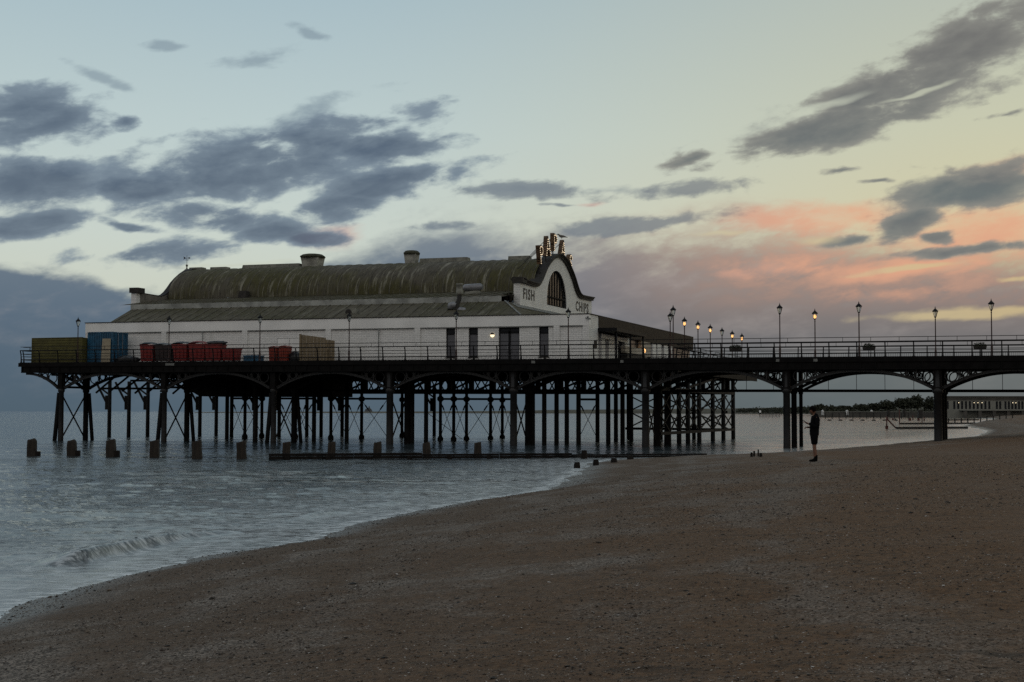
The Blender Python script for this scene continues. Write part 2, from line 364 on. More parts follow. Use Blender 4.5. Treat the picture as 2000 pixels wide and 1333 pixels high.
# ------------------------------------------------------------------ shoreline, beach and sea
def lat(X, Z): p = EYE + RIGHT * X + FWD * Z; return (p.x, p.y)
shore_px = [(0, 1195), (90, 1166), (170, 1142), (260, 1120), (350, 1101), (440, 1087), (520, 1073), (590, 1058), (655, 1040), (690, 1028), (720, 1022), (800, 1001), (870, 988), (950, 975), (1020, 963), (1070, 951), (1110, 932), (1128, 916), (1150, 905), (1200, 899),
            (1300, 895), (1400, 892), (1480, 888), (1590, 881), (1700, 874), (1810, 864), (1900, 855), (1928, 842), (1880, 832), (1900, 827), (1925, 822)]
SHORE = [lat(-14, -80), lat(-9.5, -10), lat(-7.6, 12)] + [tuple(onZ(x, y)[:2]) for x, y in shore_px] + [lat(190, 560), lat(215, 640), lat(260, 800), lat(330, 1100), lat(420, 1500), lat(600, 2600), lat(1500, 6000), lat(30000, 20000), lat(30000, -20000), lat(0, -20000)]
SP = np.array(SHORE)
def shore_dist(P):
    """signed distance to the waterline, positive inland"""
    x, y = P[:, 0], P[:, 1]; best = np.full(len(P), 1e18); ins = np.zeros(len(P), bool)
    for i in range(len(SP)):
        a, b = SP[i], SP[(i + 1) % len(SP)]; d = b - a
        if i < len(SP) - 1:
            t = np.clip(((x - a[0]) * d[0] + (y - a[1]) * d[1]) / (d @ d + 1e-9), 0, 1)
            best = np.minimum(best, (x - a[0] - t * d[0]) ** 2 + (y - a[1] - t * d[1]) ** 2)
        if abs(d[1]) > 1e-9:
            c = ((a[1] > y) != (b[1] > y)) & (x < d[0] * (y - a[1]) / d[1] + a[0]); ins ^= c
    d = np.where(ins, 1, -1) * np.sqrt(best); k = np.exp(-(d / 6) ** 2)          # cusps and swash tongues along the edge
    return d + k * (.5 * fbm(x * .16 + 14, y * .16, 2) + .55 * fbm(x * .6, y * .6 + 8, 3))
_perm = RNG.random((256, 256))
def vnoise(x, y):
    xi = np.floor(x).astype(int); yi = np.floor(y).astype(int); fx = x - xi; fy = y - yi
    fx = fx * fx * (3 - 2 * fx); fy = fy * fy * (3 - 2 * fy); g = lambda a, b: _perm[a % 256, b % 256]
    return (g(xi, yi) * (1 - fx) + g(xi + 1, yi) * fx) * (1 - fy) + (g(xi, yi + 1) * (1 - fx) + g(xi + 1, yi + 1) * fx) * fy - .5
def fbm(x, y, o=4, k=.5):
    r = 0; a = 1
    for i in range(o): r = r + a * vnoise(x * 2 ** i + 17 * i, y * 2 ** i + 31 * i); a *= k
    return r
def beach_h(P, d=None):
    d = shore_dist(P) if d is None else d
    h = np.where(d > 0, 1.9 * (1 - np.exp(-np.maximum(d, 0) / 11.5)) + .0016 * np.minimum(np.maximum(d, 0), 250), np.maximum(.11 * d, -6))
    r = np.hypot(P[:, 0] - EYE.x, P[:, 1] - EYE.y)
    amp = np.clip(d / 4 + .25, .05, 1) * np.clip(120 / np.maximum(r, 1), 0, 1)
    Zf = (P[:, 0] - EYE.x) * FWD.x + (P[:, 1] - EYE.y) * FWD.y
    h = np.where(h > 0, h * np.interp(Zf, [40, 70, 85, 112, 160], [1, .5, .5, .9, 1.]), h)
    h = h + amp * (.055 * fbm(P[:, 0] * .35, P[:, 1] * .35, 3) + .035 * fbm(P[:, 0] * 1.7 + 9, P[:, 1] * 1.7, 3)) 
    Xf = (P[:, 0] - EYE.x) * RIGHT.x + (P[:, 1] - EYE.y) * RIGHT.y
    h = h + np.clip(d / 6, 0, 1) * np.clip(1 - r / 70, 0, 1) * .045 * np.maximum(0, fbm(Xf * 1.3 + 11, Zf * 3.2 + 3, 3) - .05)
    h = h + np.clip(1 - r / 45, 0, 1) * .022 * fbm(P[:, 0] * 7, P[:, 1] * 7, 3)
    return h
def polar(rs, angs):
    A, Rr = np.meshgrid(angs, rs); x = EYE.x + Rr * (RIGHT.x * np.sin(A) + FWD.x * np.cos(A)); y = EYE.y + Rr * (RIGHT.y * np.sin(A) + FWD.y * np.cos(A))
    return np.stack([x.ravel(), y.ravel()], 1)
def polar_mesh(name, rs, angs, hfun, attrs=None):
    P = polar(rs, angs); z = hfun(P); n = len(angs); m = len(rs)
    V = np.concatenate([P, z[:, None]], 1)
    i = np.arange((m - 1) * n).reshape(m - 1, n); j = (np.arange(n) + 1) % n
    q = np.stack([i, i[:, j], i[:, j] + n, i + n], 2).reshape(-1, 4)[:, ::-1]
    V = np.concatenate([V, [[EYE.x, EYE.y, V[:n, 2].mean()]]]); c = len(V) - 1
    f = q.tolist() + [[c, (k + 1) % n, k][::-1] for k in range(n)]
    me = bpy.data.meshes.new(name); me.from_pydata(V.tolist(), [], f); me.polygons.foreach_set('use_smooth', [True] * len(f))
    for k, fn in (attrs or {}).items():
        at = me.attributes.new(k, 'FLOAT', 'POINT'); at.data.foreach_set('value', np.append(fn(P), 0.).astype(np.float32))
    me.update(); return me
fine = np.radians(np.linspace(-23, 23, 560)); coarse = np.radians(np.linspace(23, 337, 70)[1:-1])
ANG = np.concatenate([fine, coarse])
beach_me = polar_mesh('beach', np.concatenate([np.geomspace(2, 60, 330), np.geomspace(60, 900, 110)[1:], np.geomspace(900, 30000, 14)[1:]]), ANG, beach_h, {'inland': shore_dist})
beach = tag(link('beach', beach_me), kind='structure')
def sand_mat():
    m = bpy.data.materials.new('shingle_sand'); m.use_nodes = True; m.node_tree.nodes.clear(); T = NT(m.node_tree)
    b = T.new('ShaderNodeBsdfPrincipled'); T.l.new(b.outputs[0], T.new('ShaderNodeOutputMaterial').inputs[0])
    co = T.new('ShaderNodeTexCoord').outputs['Object']
    inl = T.new('ShaderNodeAttribute', attribute_name='inland').outputs['Fac']
    # shell-and-shingle bands follow the tide lines, plain sand between them
    wob = T.noise(co, .22, 4, .6)[0]; wob2 = T.noise(co, .9, 4, .65)[0]
    u = T.m('ADD', inl, T.m('ADD', T.m('MULTIPLY', wob, 5.), T.m('MULTIPLY', wob2, 1.6)))
    band = T.noise(T.xyz(T.m('MULTIPLY', u, .42), 0., 0.), 1., 3, .6)[0]
    patch = T.noise(co, .35, 5, .65)[0]
    shell = T.rng(T.m('ADD', T.m('MULTIPLY', band, .6), T.m('MULTIPLY', patch, .5)), .50, .64)
    shell = T.m('MULTIPLY', shell, T.rng(inl, 13.5, 7, .2, 1.))
    dry = T.rng(inl, 2.5, 12)
    sand = T.mix(dry, (.096, .066, .043), (.120, .067, .032))
    g1 = T.noise(co, 42., 3, .7)[0]; g2 = T.noise(co, 150., 2, .7)[0]; g3 = T.noise(co, 14., 4, .65)[0]
    vo = T.new('ShaderNodeTexVoronoi', feature='F1'); T.put(vo.inputs['Vector'], co); vo.inputs['Scale'].default_value = 45.
    c = T.mix(T.rng(g3, .3, .72), T.mix(1., sand, (.55, .55, .55), 'MULTIPLY'), T.mix(1., sand, (1.25, 1.22, 1.2), 'MULTIPLY'))
    chips = T.mix(T.rng(vo.outputs['Color'], .2, .95), (.034, .028, .023), (.30, .255, .215))
    c = T.mix(T.m('MULTIPLY', shell, .9), c, chips)
    c = T.mix(T.m('MULTIPLY', T.rng(g2, .58, .72), .5), c, (.20, .18, .16))
    c = T.mix(T.m('MULTIPLY', T.rng(g1, .60, .70), .55), c, (.022, .019, .016))
    rip_shade = T.noise(T.mapping(co, rot=(0, 0, -YAW), scale=(.8, 3.4, 1)), 1.5, 4, .62, .3)[0]
    c = T.mix(T.m('MULTIPLY', T.rng(rip_shade, .56, .70), T.rng(dry, 0, 1, .25, .6)), c, (.026, .020, .014))  # shading of the sand ripples put into the colour as dark streaks
    wet = T.rng(inl, 2.2, .15)
    c = T.mix(T.m('MULTIPLY', wet, .55), c, (.030, .027, .025))
    T.put(b.inputs['Base Color'], c)
    T.put(b.inputs['Roughness'], T.rng(wet, 0, 1, .92, .38)); b.inputs['Specular IOR Level'].default_value = .3
    bn = T.new('ShaderNodeBump'); bn.inputs['Strength'].default_value = .8; bn.inputs['Distance'].default_value = .03
    T.put(bn.inputs['Height'], T.m('ADD', T.m('MULTIPLY', g3, 1.2), T.m('MULTIPLY', g1, .5))); T.l.new(bn.outputs[0], b.inputs['Normal'])
    return m
beach_me.materials.append(sand_mat())

# the sea: swell, ripples near the beach, a small breaker and run-up
BREAK = [[(110, 1104, .03), (155, 1098, .22), (215, 1083, .23), (280, 1068, .20), (350, 1054, .13), (420, 1044, .09), (470, 1040, .02)],
         [(570, 1017, .02), (610, 1009, .10), (650, 1003, .09), (690, 1000, .02)], [(730, 988, .02), (765, 984, .09), (800, 982, .02)]]
BRK = [[(*onZ(x, y)[:2], a) for x, y, a in L] for L in BREAK]
def ridge(P):
    z = np.zeros(len(P)); foam = np.zeros(len(P))
    for n_, L in enumerate(BRK):
        for (x0, y0, a0), (x1, y1, a1) in zip(L, L[1:]):
            dx, dy = x1 - x0, y1 - y0; l2 = dx * dx + dy * dy
            t = ((P[:, 0] - x0) * dx + (P[:, 1] - y0) * dy) / l2; ok = (t >= 0) & (t <= 1)
            s = ((P[:, 0] - x0) * dy - (P[:, 1] - y0) * dx) / sqrt(l2)      # across the crest, positive towards the beach
            a = a0 + (a1 - a0) * np.clip(t, 0, 1)
            z = np.where(ok, np.maximum(z, a * np.where(s > 0, np.exp(-(s / .13) ** 2), np.exp(-(s / .7) ** 2))), z)
            foam = np.where(ok, np.maximum(foam, a / .2 * (.9 if n_ == 0 else .25) * np.exp(-((s - .35) / .35) ** 2)), foam)
    return z, foam
def sea_h(P):
    r = np.hypot(P[:, 0] - EYE.x, P[:, 1] - EYE.y); d = -shore_dist(P)
    X = (P[:, 0] - EYE.x) * RIGHT.x + (P[:, 1] - EYE.y) * RIGHT.y; Z = (P[:, 0] - EYE.x) * FWD.x + (P[:, 1] - EYE.y) * FWD.y
    k = np.clip(d / 5, .06, 1) * np.clip(1.35 - r / 150, 0, 1)
    z = .085 * fbm(X * .22 + 3, Z * .42, 4, .55) + .05 * fbm(X * .8, Z * 1.6 + 5, 3, .6) + .05 * fbm(X * 1.3 + 40, Z * 3.6, 3, .6) * np.clip(1.25 - r / 100, 0, 1) + .028 * fbm(X * 3 + 7, Z * 8, 2, .6) * np.clip(1.2 - r / 50, 0, 1)
    z = z * k + ridge(P)[0] + .05 * np.exp(-(np.maximum(d, 0) / 1.2)) - .02
    return z
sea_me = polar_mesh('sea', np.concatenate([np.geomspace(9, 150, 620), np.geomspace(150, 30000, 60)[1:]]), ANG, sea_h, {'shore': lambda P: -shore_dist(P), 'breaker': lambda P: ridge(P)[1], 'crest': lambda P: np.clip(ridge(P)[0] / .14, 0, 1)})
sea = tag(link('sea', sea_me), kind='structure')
def sea_mat():
    m = bpy.data.materials.new('sea_water'); m.use_nodes = True; m.node_tree.nodes.clear(); T = NT(m.node_tree)
    b = T.new('ShaderNodeBsdfPrincipled'); T.l.new(b.outputs[0], T.new('ShaderNodeOutputMaterial').inputs[0])
    co = T.new('ShaderNodeTexCoord').outputs['Object']
    sh = T.new('ShaderNodeAttribute', attribute_name='shore').outputs['Fac']; br = T.new('ShaderNodeAttribute', attribute_name='breaker').outputs['Fac']
    rv = T.mapping(co, rot=(0, 0, -YAW))
    n1 = T.noise(T.mapping(rv, scale=(.55, 1.5, 1)), 1.1, 5, .62, .4)[0]
    n2 = T.noise(T.mapping(rv, scale=(.8, 2.2, 1)), 4.5, 4, .6, .3)[0]
    calm = T.rng(T.noise(T.mapping(rv, scale=(.35, 1.9, 1)), .13, 5, .6)[0], .38, .62, .25, 1.35)
    near = T.rng(sh, .3, 6, .25, 1.)
    bn = T.new('ShaderNodeBump'); bn.inputs['Distance'].default_value = .11
    T.put(bn.inputs['Strength'], T.m('MULTIPLY', T.m('MULTIPLY', calm, near), 1.0))
    T.put(bn.inputs['Height'], T.m('ADD', T.m('MULTIPLY', n1, 1.), T.m('MULTIPLY', n2, .30))); T.l.new(bn.outputs[0], b.inputs['Normal'])
    lace = T.noise(T.mapping(rv, scale=(.8, 1.8, 1)), 3.2, 6, .7, .6)[0]
    edge = T.m('MULTIPLY', T.rng(sh, .9, .05), 1.0)
    f = T.m('MAXIMUM', T.m('MAXIMUM', T.m('MULTIPLY', T.rng(lace, .42, .66), T.rng(sh, 9, 1., 0, .8)), T.m('MULTIPLY', T.rng(lace, .42, .6), T.m('MULTIPLY', br, .75))), T.m('MULTIPLY', T.rng(lace, .4, .6), edge))
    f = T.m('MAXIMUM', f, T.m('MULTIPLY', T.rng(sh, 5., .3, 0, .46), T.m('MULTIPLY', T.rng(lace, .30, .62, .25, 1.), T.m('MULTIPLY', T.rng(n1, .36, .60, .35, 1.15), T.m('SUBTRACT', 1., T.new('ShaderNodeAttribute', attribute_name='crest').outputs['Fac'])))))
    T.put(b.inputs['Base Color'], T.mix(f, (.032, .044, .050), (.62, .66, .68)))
    T.put(b.inputs['Roughness'], T.m('ADD', .07, T.m('MULTIPLY', f, .5))); b.inputs['IOR'].default_value = 1.33; b.inputs['Specular IOR Level'].default_value = .5
    return m
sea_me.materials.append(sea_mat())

# ------------------------------------------------------------------ the pier
pier = thing('pier', 'black iron pleasure pier on arched ribs and columns carrying the white pavilion', 'pier', (0, 0, 0), world_parts=True)
HX0, HX1, HY = -48.2, 11.6, 46.0            # pier head
AX1, AY = 62.0, 8.1                          # pier arm running ashore
BENT = [-44, -33, -22, -11, 0, 11, 22, 33, 44, 55]
SPR = 4.72                                   # arch springing
m = MB().box((HX0, 0, DECK - .14), (HX1, HY, DECK)).box((HX1, 0, DECK - .14), (AX1, AY, DECK))
m.build('deck', DECKW, pier, fall)
# edge girders: fascia board, web, flange
def girder(x0, x1, y, s=-1):
    m = MB()
    m.box((x0, min(y, y + s * .10), DECK - .30), (x1, max(y, y + s * .10), DECK + .06))
    m.box((x0 + .5, min(y, y - s * .14), DECK - .78), (x1, max(y, y - s * .14), DECK - .302))
    m.box((x0 + .3, min(y + s * .08, y - s * .22), DECK - .86), (x1, max(y + s * .08, y - s * .22), DECK - .782))
    x = x0 + 1.2
    while x < x1 - .3:
        m.box((x - .04, min(y, y + s * .06), DECK - .776), (x + .04, max(y, y + s * .06), DECK - .304)); x += 1.1
    return m
girder(HX0 - .25, AX1, 0).build('edge_girder', IRON, pier, fall)
girder(HX1, AX1, AY, 1).build('edge_girder', IRON, pier, fall)
MB().box((HX0 - .12, .15, DECK - .8), (HX0, HY, DECK + .05)).build('edge_girder', IRON, pier, fall)
MB().box((HX1, AY + .2, DECK - .8), (HX1 + .12, HY, DECK + .05)).build('edge_girder', IRON, pier, fall)
# joists under the deck
m = MB()
for y in (4.0, 8, 13, 18, 24, 30, 36, 41, 45.5): m.box((HX0 + .3, y - .12, DECK - .75), (HX1 - .2, y + .12, DECK - .142))
x = HX0 + 1
while x < HX1: m.box((x - .06, .3, DECK - .5), (x + .06, HY - .2, DECK - .144)); x += 2.2
m.build('head_joist', IRON, pier, fall)
m = MB()
x = HX1 + .6
while x < AX1: m.box((x - .08, .3, DECK - .55), (x + .08, AY - .3, DECK - .142)); x += 1.1
m.box((HX1, 3.9, DECK - .8), (AX1, 4.2, DECK - .143)); m.build('arm_joist', IRON, pier, fall)
# arched ribs with spandrel rings
def arch(xa, xb, y, ring=True, half=0):
    """one rib between two column faces; half: only the left or right half (cantilever)"""
    m = MB(); xc, hw, crown = (xa + xb) / 2, (xb - xa) / 2, DECK - .93
    z = lambda u: SPR - .1 + (crown - SPR + .1) * (1 - abs(u) ** 2.15)
    us = [i / 14 for i in range(-14, 15)]
    if half > 0: us = [u for u in us if u >= 0]
    P = [Vector((xc + u * hw, y, z(u))) for u in us]
    for a, b in zip(P, P[1:]):
        d = (b - a) * .02; m.bar(a - d, b + d, .26, .20)
        m.bar(a - d + Vector((0, 0, .085)), b + d + Vector((0, 0, .085)), .36, .045)
    if ring:
        for s in (-1, 1):
            if half > 0 and s < 0: continue
            e = xc + s * hw
            for off, r, zz in ((.62, .44, DECK - 1.33), (1.52, .27, DECK - 1.17), (2.12, .16, DECK - 1.06)):
                c = Vector((e - s * off, y, zz))
                m.tube([c + Vector((r * cos(t), 0, r * sin(t))) for t in [2 * pi * i / 18 for i in range(18)]], .05, 5, closed=True)
            for off in (1.15, 1.85):
                m.bar((e - s * off, y, DECK - .88), (e - s * (off + .05), y, z((hw - off) / hw)), .1, .09)
    return m
for i, (a, b) in enumerate(zip(BENT, BENT[1:])):
    arch(a + .33, b - .33, .40).build('arch_rib', IRON_EDGE, pier, fall)
    arch(a + .3, b - .3, 4.05, ring=a > 0 or a < -34).build('arch_rib', IRON, pier, fall)
    if a >= 11: arch(a + .3, b - .3, 7.7).build('arch_rib', IRON, pier, fall)
arch(-47.9 - 3.5, -44.33, .40, half=1).build('arch_rib', IRON_EDGE, pier, fall)
arch(-47.9 - 3.5, -44.33, 4.05, half=1).build('arch_rib', IRON, pier, fall)
# columns: shaft on a flared foot, moulded collar at the springing
def column(x, y, r, top=DECK - .8, foot=-3.0, collar=SPR, n=10):
    m = MB()
    m.lathe((x, y, 0), [(r * 1.06, foot), (r * 1.04, .2), (r, .9), (r * .97, collar - .5), (r * 1.25, collar - .42), (r * 1.3, collar - .2), (r * 1.05, collar - .1), (r * 1.02, top)], n)
    return m
for b in BENT:
    for y in ((.40, 4.05) if b < 11 else (.40, 4.05, 7.7)):
        r = .24 if b < -20 else .30 if b < 20 else .30 if b > 30 else {.40: .27, 4.05: .22, 7.7: .15}[y]
        column(b, y, r).build('column', IRON_EDGE if y < 1 else IRON, pier, fall)
        m = MB().box((b - r * 1.4, y - .3, SPR - .16), (b + r * 1.4, y + .3, SPR - .02)); m.box((b - r, y - .26, SPR), (b + r, y + .26, DECK - .8)); m.build('column_head', IRON, pier, fall)
    if b < -20:
        MB().tube([(b - .22, .38, 4.2), (b - .72, .2, -2.5)], .19, 8).build('raking_strut', IRON, pier, fall)
        MB().tube([(b + .22, 4.2, 4.2), (b + .74, 4.4, -2.5)], .17, 8).build('raking_strut', IRON, pier, fall)
    if b < 12:
        # cross bracing of the bent, seen obliquely, with a tie at the springing
        m = MB(); m.bar((b, .6, 3.9), (b, 3.85, .1), .07, .12); m.bar((b, .6, .1), (b, 3.85, 3.9), .07, .12); m.bar((b, .6, SPR), (b, 3.9, SPR), .12, .2)
        m.bar((b, .6, SPR + .1), (b, 2.2, DECK - .85), .1, .14); m.bar((b, 3.9, SPR + .1), (b, 2.3, DECK - .85), .1, .14)
        m.build('cross_brace', IRON, pier, fall)
# arm: long tie beam with hangers
m = MB(); m.box((11.2, 7.6, 4.42), (AX1, 7.8, 4.64)); m.build('tie_beam', IRON, pier, fall)
for a in (11, 22, 33, 44):
    for t in (.2, .4, .6, .8):
        x = a + 11 * t; u = t * 2 - 1
        MB().tube([(x, 7.7, 4.6), (x, 7.7, SPR - .1 + (DECK - .93 - SPR + .1) * (1 - abs(u) ** 2.15))], .022, 5).build('hanger_rod', IRON, pier, fall)
# piles under the head (surveyed where they enter the water)
PILES = [(213, 853.5, 1), (251, 853, 1), (288, 852.5, 1), (390, 852, 1), (408, 866, 0), (422, 851, 1), (443, 855, 0), (452, 853, 0), (478, 857, 2), (500, 852, 1), (511, 855, 2),
         (545, 853, 1), (577, 856, 2), (599, 852, 0), (613, 861, 0), (627, 852, 1), (646, 858, 2), (668, 852, 1), (677, 861, 0), (706, 857, 2), (785, 854, 2), (805, 864, 0), (832, 864, 0),
         (848, 851, 1), (860, 860, 2), (886, 860, 2), (911, 859, 2), (958, 858, 2), (981, 856, 2), (1039, 868, 0), (1063, 868, 0), (1087, 867, 0), (1107, 866, 0), (1130, 868, 0), (1167, 861, 0), (1188, 866, 0),
         (1203, 861, 0), (1216, 866, 0), (1233, 861, 0)]
pts = []
for x, y, k in PILES:
    p = onZ(x, y); p.y = max(p.y, 5.0); pts.append((p.x, p.y, k))
    r = .17 if k == 2 else .21
    m = MB(); m.lathe((p.x, p.y, 0), [(r * 1.1, -3), (r * 1.8 if k == 2 else r, .12), (r, .35), (r * .95, DECK - 1.2)], 8)
    if k == 2: m.lathe((p.x, p.y, 0), [(r, 3.6), (r * 2.0, 3.75), (r * 2.0, 4.0), (r, 4.15)], 8)
    m.build('pile', PILE, pier, fall)
    if k == 1:
        # timber knee with its packing block
        m = MB(); m.bar((p.x - .1, p.y, 2.9), (p.x - 1.75, p.y, 5.6), .2, .16); m.bar((p.x, p.y, 4.2), (p.x - 1.1, p.y, 4.9), .18, .14); m.cbox((p.x - .28, p.y, 3.4), (.36, .34, 1.5)); m.build('knee_brace', PILE, pier, fall)
rods = [(860, 886), (886, 911), (911, 958), (958, 981), (981, 1003), (478, 511), (452, 478), (545, 577), (577, 613), (646, 677), (677, 706), (706, 755), (1130, 1167), (577, 599)]
for x0, x1 in rods:
    p = onY(x0, 858, 22); q = onY(x1, 858, 22); m = MB()
    for a, b in ((p, q), (q, p)):
        A = Vector((a.x, 22, .15)); B = Vector((b.x, 22, 3.75)); m.tube([A, B], .030, 5); C = A.lerp(B, .74); D = A.lerp(B, .86); m.tube([C, D], .075, 5)
    m.tube([(p.x, 22, 3.9), (q.x, 22, 3.9)], .12, 6); m.build('tie_rod', IRON, pier, fall)
# right-hand end of the head: piles with lattice bracing
EX = 11.2; RY = [11.0, 14.4, 19.0, 25.0, 30.0, 35.0]
prev = 7.7
for y in RY:
    MB().lathe((EX, y, 0), [(.22, -3), (.21, .3), (.20, DECK - .8)], 8).build('pile', PILE, pier, fall)
for a, b in zip([4.05] + [7.7] + RY, [7.7] + RY):
    m = MB(); m.bar((EX, a, 1.1), (EX, b, 2.7), .07, .13); m.bar((EX, a, 2.7), (EX, b, 1.1), .07, .13); m.bar((EX + .1, a, 2.75), (EX + .1, b, 4.4), .07, .13); m.bar((EX + .1, a, 4.4), (EX + .1, b, 2.75), .07, .13); m.build('lattice_brace', IRON, pier, fall)
MB().box((EX - .16, 4.0, .90), (EX + .16, 35.3, 1.14)).box((EX - .16, 4.0, 4.5), (EX + .16, 35.3, 4.8)).build('end_rail_beam', IRON, pier, fall)
MB().bar((EX, 14.4, 4.9), (EX, 30, 6.3), .15, .2).build('end_diagonal', IRON, pier, fall)
m = MB()
for x0, x1 in ((.8, 4.2), (4.2, 7.6), (7.6, 11)):
    for z0, z1 in ((1.1, 2.75), (2.75, 4.4)): m.bar((x0, 33, z0), (x1, 33, z1), .1, .13); m.bar((x0, 33.2, z1), (x1, 33.2, z0), .1, .13)
m.box((.5, 32.8, .9), (11, 33.1, 1.14)); m.build('rear_lattice', IRON, pier, fall)
for x in (.8, 4.2, 7.6): MB().lathe((x, 33, 0), [(.2, -3), (.2, DECK - .8)], 8).build('pile', PILE, pier, fall)
# beams along the head and a lattice girder at the back; solid dark box under the sea end
MB().box((-36, 35.8, 4.55), (11, 36.1, 4.82)).build('rear_beam', IRON, pier, fall)
m = MB(); x = -36.; k = 0
while x < 11:
    m.bar((x, 36, 4.8), (x + .75, 36, 6.1), .12, .11); m.bar((x + .75, 36, 4.8), (x, 36, 6.1), .12, .11)
    if k % 3 == 0: m.box((x + .3, 35.7, 4.82), (x + .75, 36.2, 6.1))
    x += .85; k += 1
for x in range(-36, 11, 3): m.bar((x, 31, 4.9), (x + 2.6, 31, 6.05), .2, .18)
m.build('lattice_girder', IRON, pier, fall)
MB().box((-36, 20.8, 4.62), (11, 21.1, 4.85)).build('cross_beam', IRON, pier, fall)
m = MB(); m.slab([[(-47.6, 6.2), (-30.5, 6.2), (-30.5, 4.14), (-45.5, 4.14), (-46.6, 4.7)]], lambda a, b, t: (a, t, b), 26., 33.)
m.build('underdeck_box', IRON, pier, fall)
m = MB()
for i in range(9):
    a = -46.5 + i * .8; m.bar((a, 9 + i, 4.3 + .1 * (i % 3)), (a + 2.6, 9 + i, 6.2), .14, .16)
m.bar((-47, 10.5, 4.75), (-40, 10.5, 4.75), .2, .2); m.bar((-46, 14, 5.6), (-38, 14, 5.6), .2, .2); m.build('raking_timber', PILE, pier, fall)
MB().tube([onY(830, 803, 18), onY(902, 858, 18)], .03, 5).build('loose_cable', IRON, pier)
# pale patch plates on the fascia
for x, w in ((-32.6, .9), (9.1, .25), (21.3, .25), (24.1, .3), (1.7, .3)):
    MB().box((x, -.125, DECK - .26), (x + w, -.102, DECK - .06)).build('fascia_plate', LEADGREY, pier, fall)

# ------------------------------------------------------------------ railings
def railing(name, label, P, Q, lean, posts=True, kick=True, step=2.05, topbar=True):
    P, Q = Vector(P), Vector(Q); d = (Q - P); L = d.length; d.normalize(); out = Vector(lean)
    t = thing(name, label, 'railing', (P.x, P.y, DECK + PZ(P.x)), world_parts=True)
    def at(s, h, o=0.): q = P + d * s + out * o; return (q.x, q.y, DECK + h)
    curve = lambda h: .16 * (h / 1.2) ** 3
    n = max(1, round(L / step))
    for i in range(n + 1):
        s = L * i / n; m = MB()
        hs = [0, .35, .65, .9, 1.1, 1.22]; m.tube([at(s, h, curve(h)) for h in hs], [.075, .06, .05, .05, .05, .045], 6)
        m.cbox(Vector(at(s, .06)), (.18, .18, .12)); m.build('post', BLACKP, t, fall)
    for h, r, nm in ((1.20, .048, 'hand_rail'), (.88, .026, 'middle_rail'), (.64, .020, 'middle_rail'), (.36, .045, 'bottom_rail'), (.07, .035, 'foot_rail')):
        MB().tube([at(0, h, curve(h)), at(L, h, curve(h))], r, 6).build(nm, BLACKP, t, fall)
    if topbar:
        m = MB().tube([at(0, 1.53, .1), at(L, 1.53, .1)], .026, 6)
        for i in range(n): s = L * (i + .5) / n; m.tube([at(s, 1.2, .16), at(s, 1.53, .1)], .018, 5)
        m.build('upper_rail', BLACKP, t, fall)
    if kick:
        m = MB(); k = int(L / .13)
        for i in range(k): s = L * (i + .5) / k; m.tube([at(s, .08, 0), at(s, .35, .004)], .011, 4, cap=False)
        m.build('kick_mesh', BLACKP, t, fall)
    return t
railing('railing', 'long black iron railing along the beach side of the whole pier', (HX0 - .1, .12, 0), (AX1, .12, 0), (0, -1, 0))
railing('railing', 'black railing along the far side of the pier arm', (HX1 + .1, AY - .1, 0), (AX1, AY - .1, 0), (0, 1, 0))
railing('railing', 'black railing across the seaward end of the pier beside the green boarding', (HX0 - .1, HY, 0), (HX0 - .1, .5, 0), (-1, 0, 0), kick=False)
railing('railing', 'black railing on the open terrace edge behind the row of small lamps', (HX1 - .05, AY + .3, 0), (HX1 - .05, HY, 0), (1, 0, 0), kick=False)

# ------------------------------------------------------------------ lamps
LIT = mat('lamp_glow', (.9, .6, .3), .5, emit=(1.0, .50, .17), estr=2.3)
LANTERN = bpy.data.materials.new('lantern_glass'); LANTERN.use_nodes = True
_b = LANTERN.node_tree.nodes['Principled BSDF']; _b.inputs['Base Color'].default_value = (.55, .55, .52, 1); _b.inputs['Roughness'].default_value = .2; _b.inputs['Transmission Weight'].default_value = .75; _b.inputs['Alpha'].default_value = .55
def make_lamp(lit):
    t = thing('street_lamp', 'x', 'street lamp')
    m = MB(); m.lathe((0, 0, 0), [(.13, 0), (.13, .10), (.09, .16), (.085, .8), (.06, .95), (.048, 1.1), (.040, 3.2), (.055, 3.24), (.04, 3.3), (.038, 3.36)], 8); m.build('post', MAROON, t)
    m = MB(); m.lathe((0, 0, 3.36), [(.05, 0), (.085, .05), (.085, .09)], 6, False)
    for k in range(6):
        a = k * pi / 3; m.bar((.085 * cos(a), .085 * sin(a), 3.45), (.20 * cos(a), .20 * sin(a), 3.87), .022, .022)
    m.build('lantern_frame', BLACKP, t)
    m = MB(); m.lathe((0, 0, 3.455), [(.075, 0), (.188, .41)], 6, False); m.build('lantern_glass', LANTERN, t)
    if lit: m = MB(); m.ball((0, 0, 3.62), .115, 8, 6, (1, 1, 1.35)); m.build('lamp_bulb', LIT, t)
    m = MB(); m.lathe((0, 0, 3.86), [(.245, 0), (.25, .03), (.17, .11), (.07, .21), (.035, .24), (.05, .28), (.02, .33), (.006, .42)], 8, False); m.build('lantern_cap', BLACKP, t)
    return t
lampU, lampL = make_lamp(False), make_lamp(True); firstU, firstL = [True], [True]
def lamp(x, y, lit, label, group):
    first, src = (firstL, lampL) if lit else (firstU, lampU)
    o = src if first[0] else copy_tree(src); first[0] = False
    o.location = (x, y, DECK + PZ(x)); o.rotation_euler.z = random.uniform(0, 1); o['label'] = label; o['group'] = group
G1, G2, G3 = 'lamp posts along the beach side railing', 'lamp posts on the far side of the pier arm', 'lamp posts along the terrace edge'
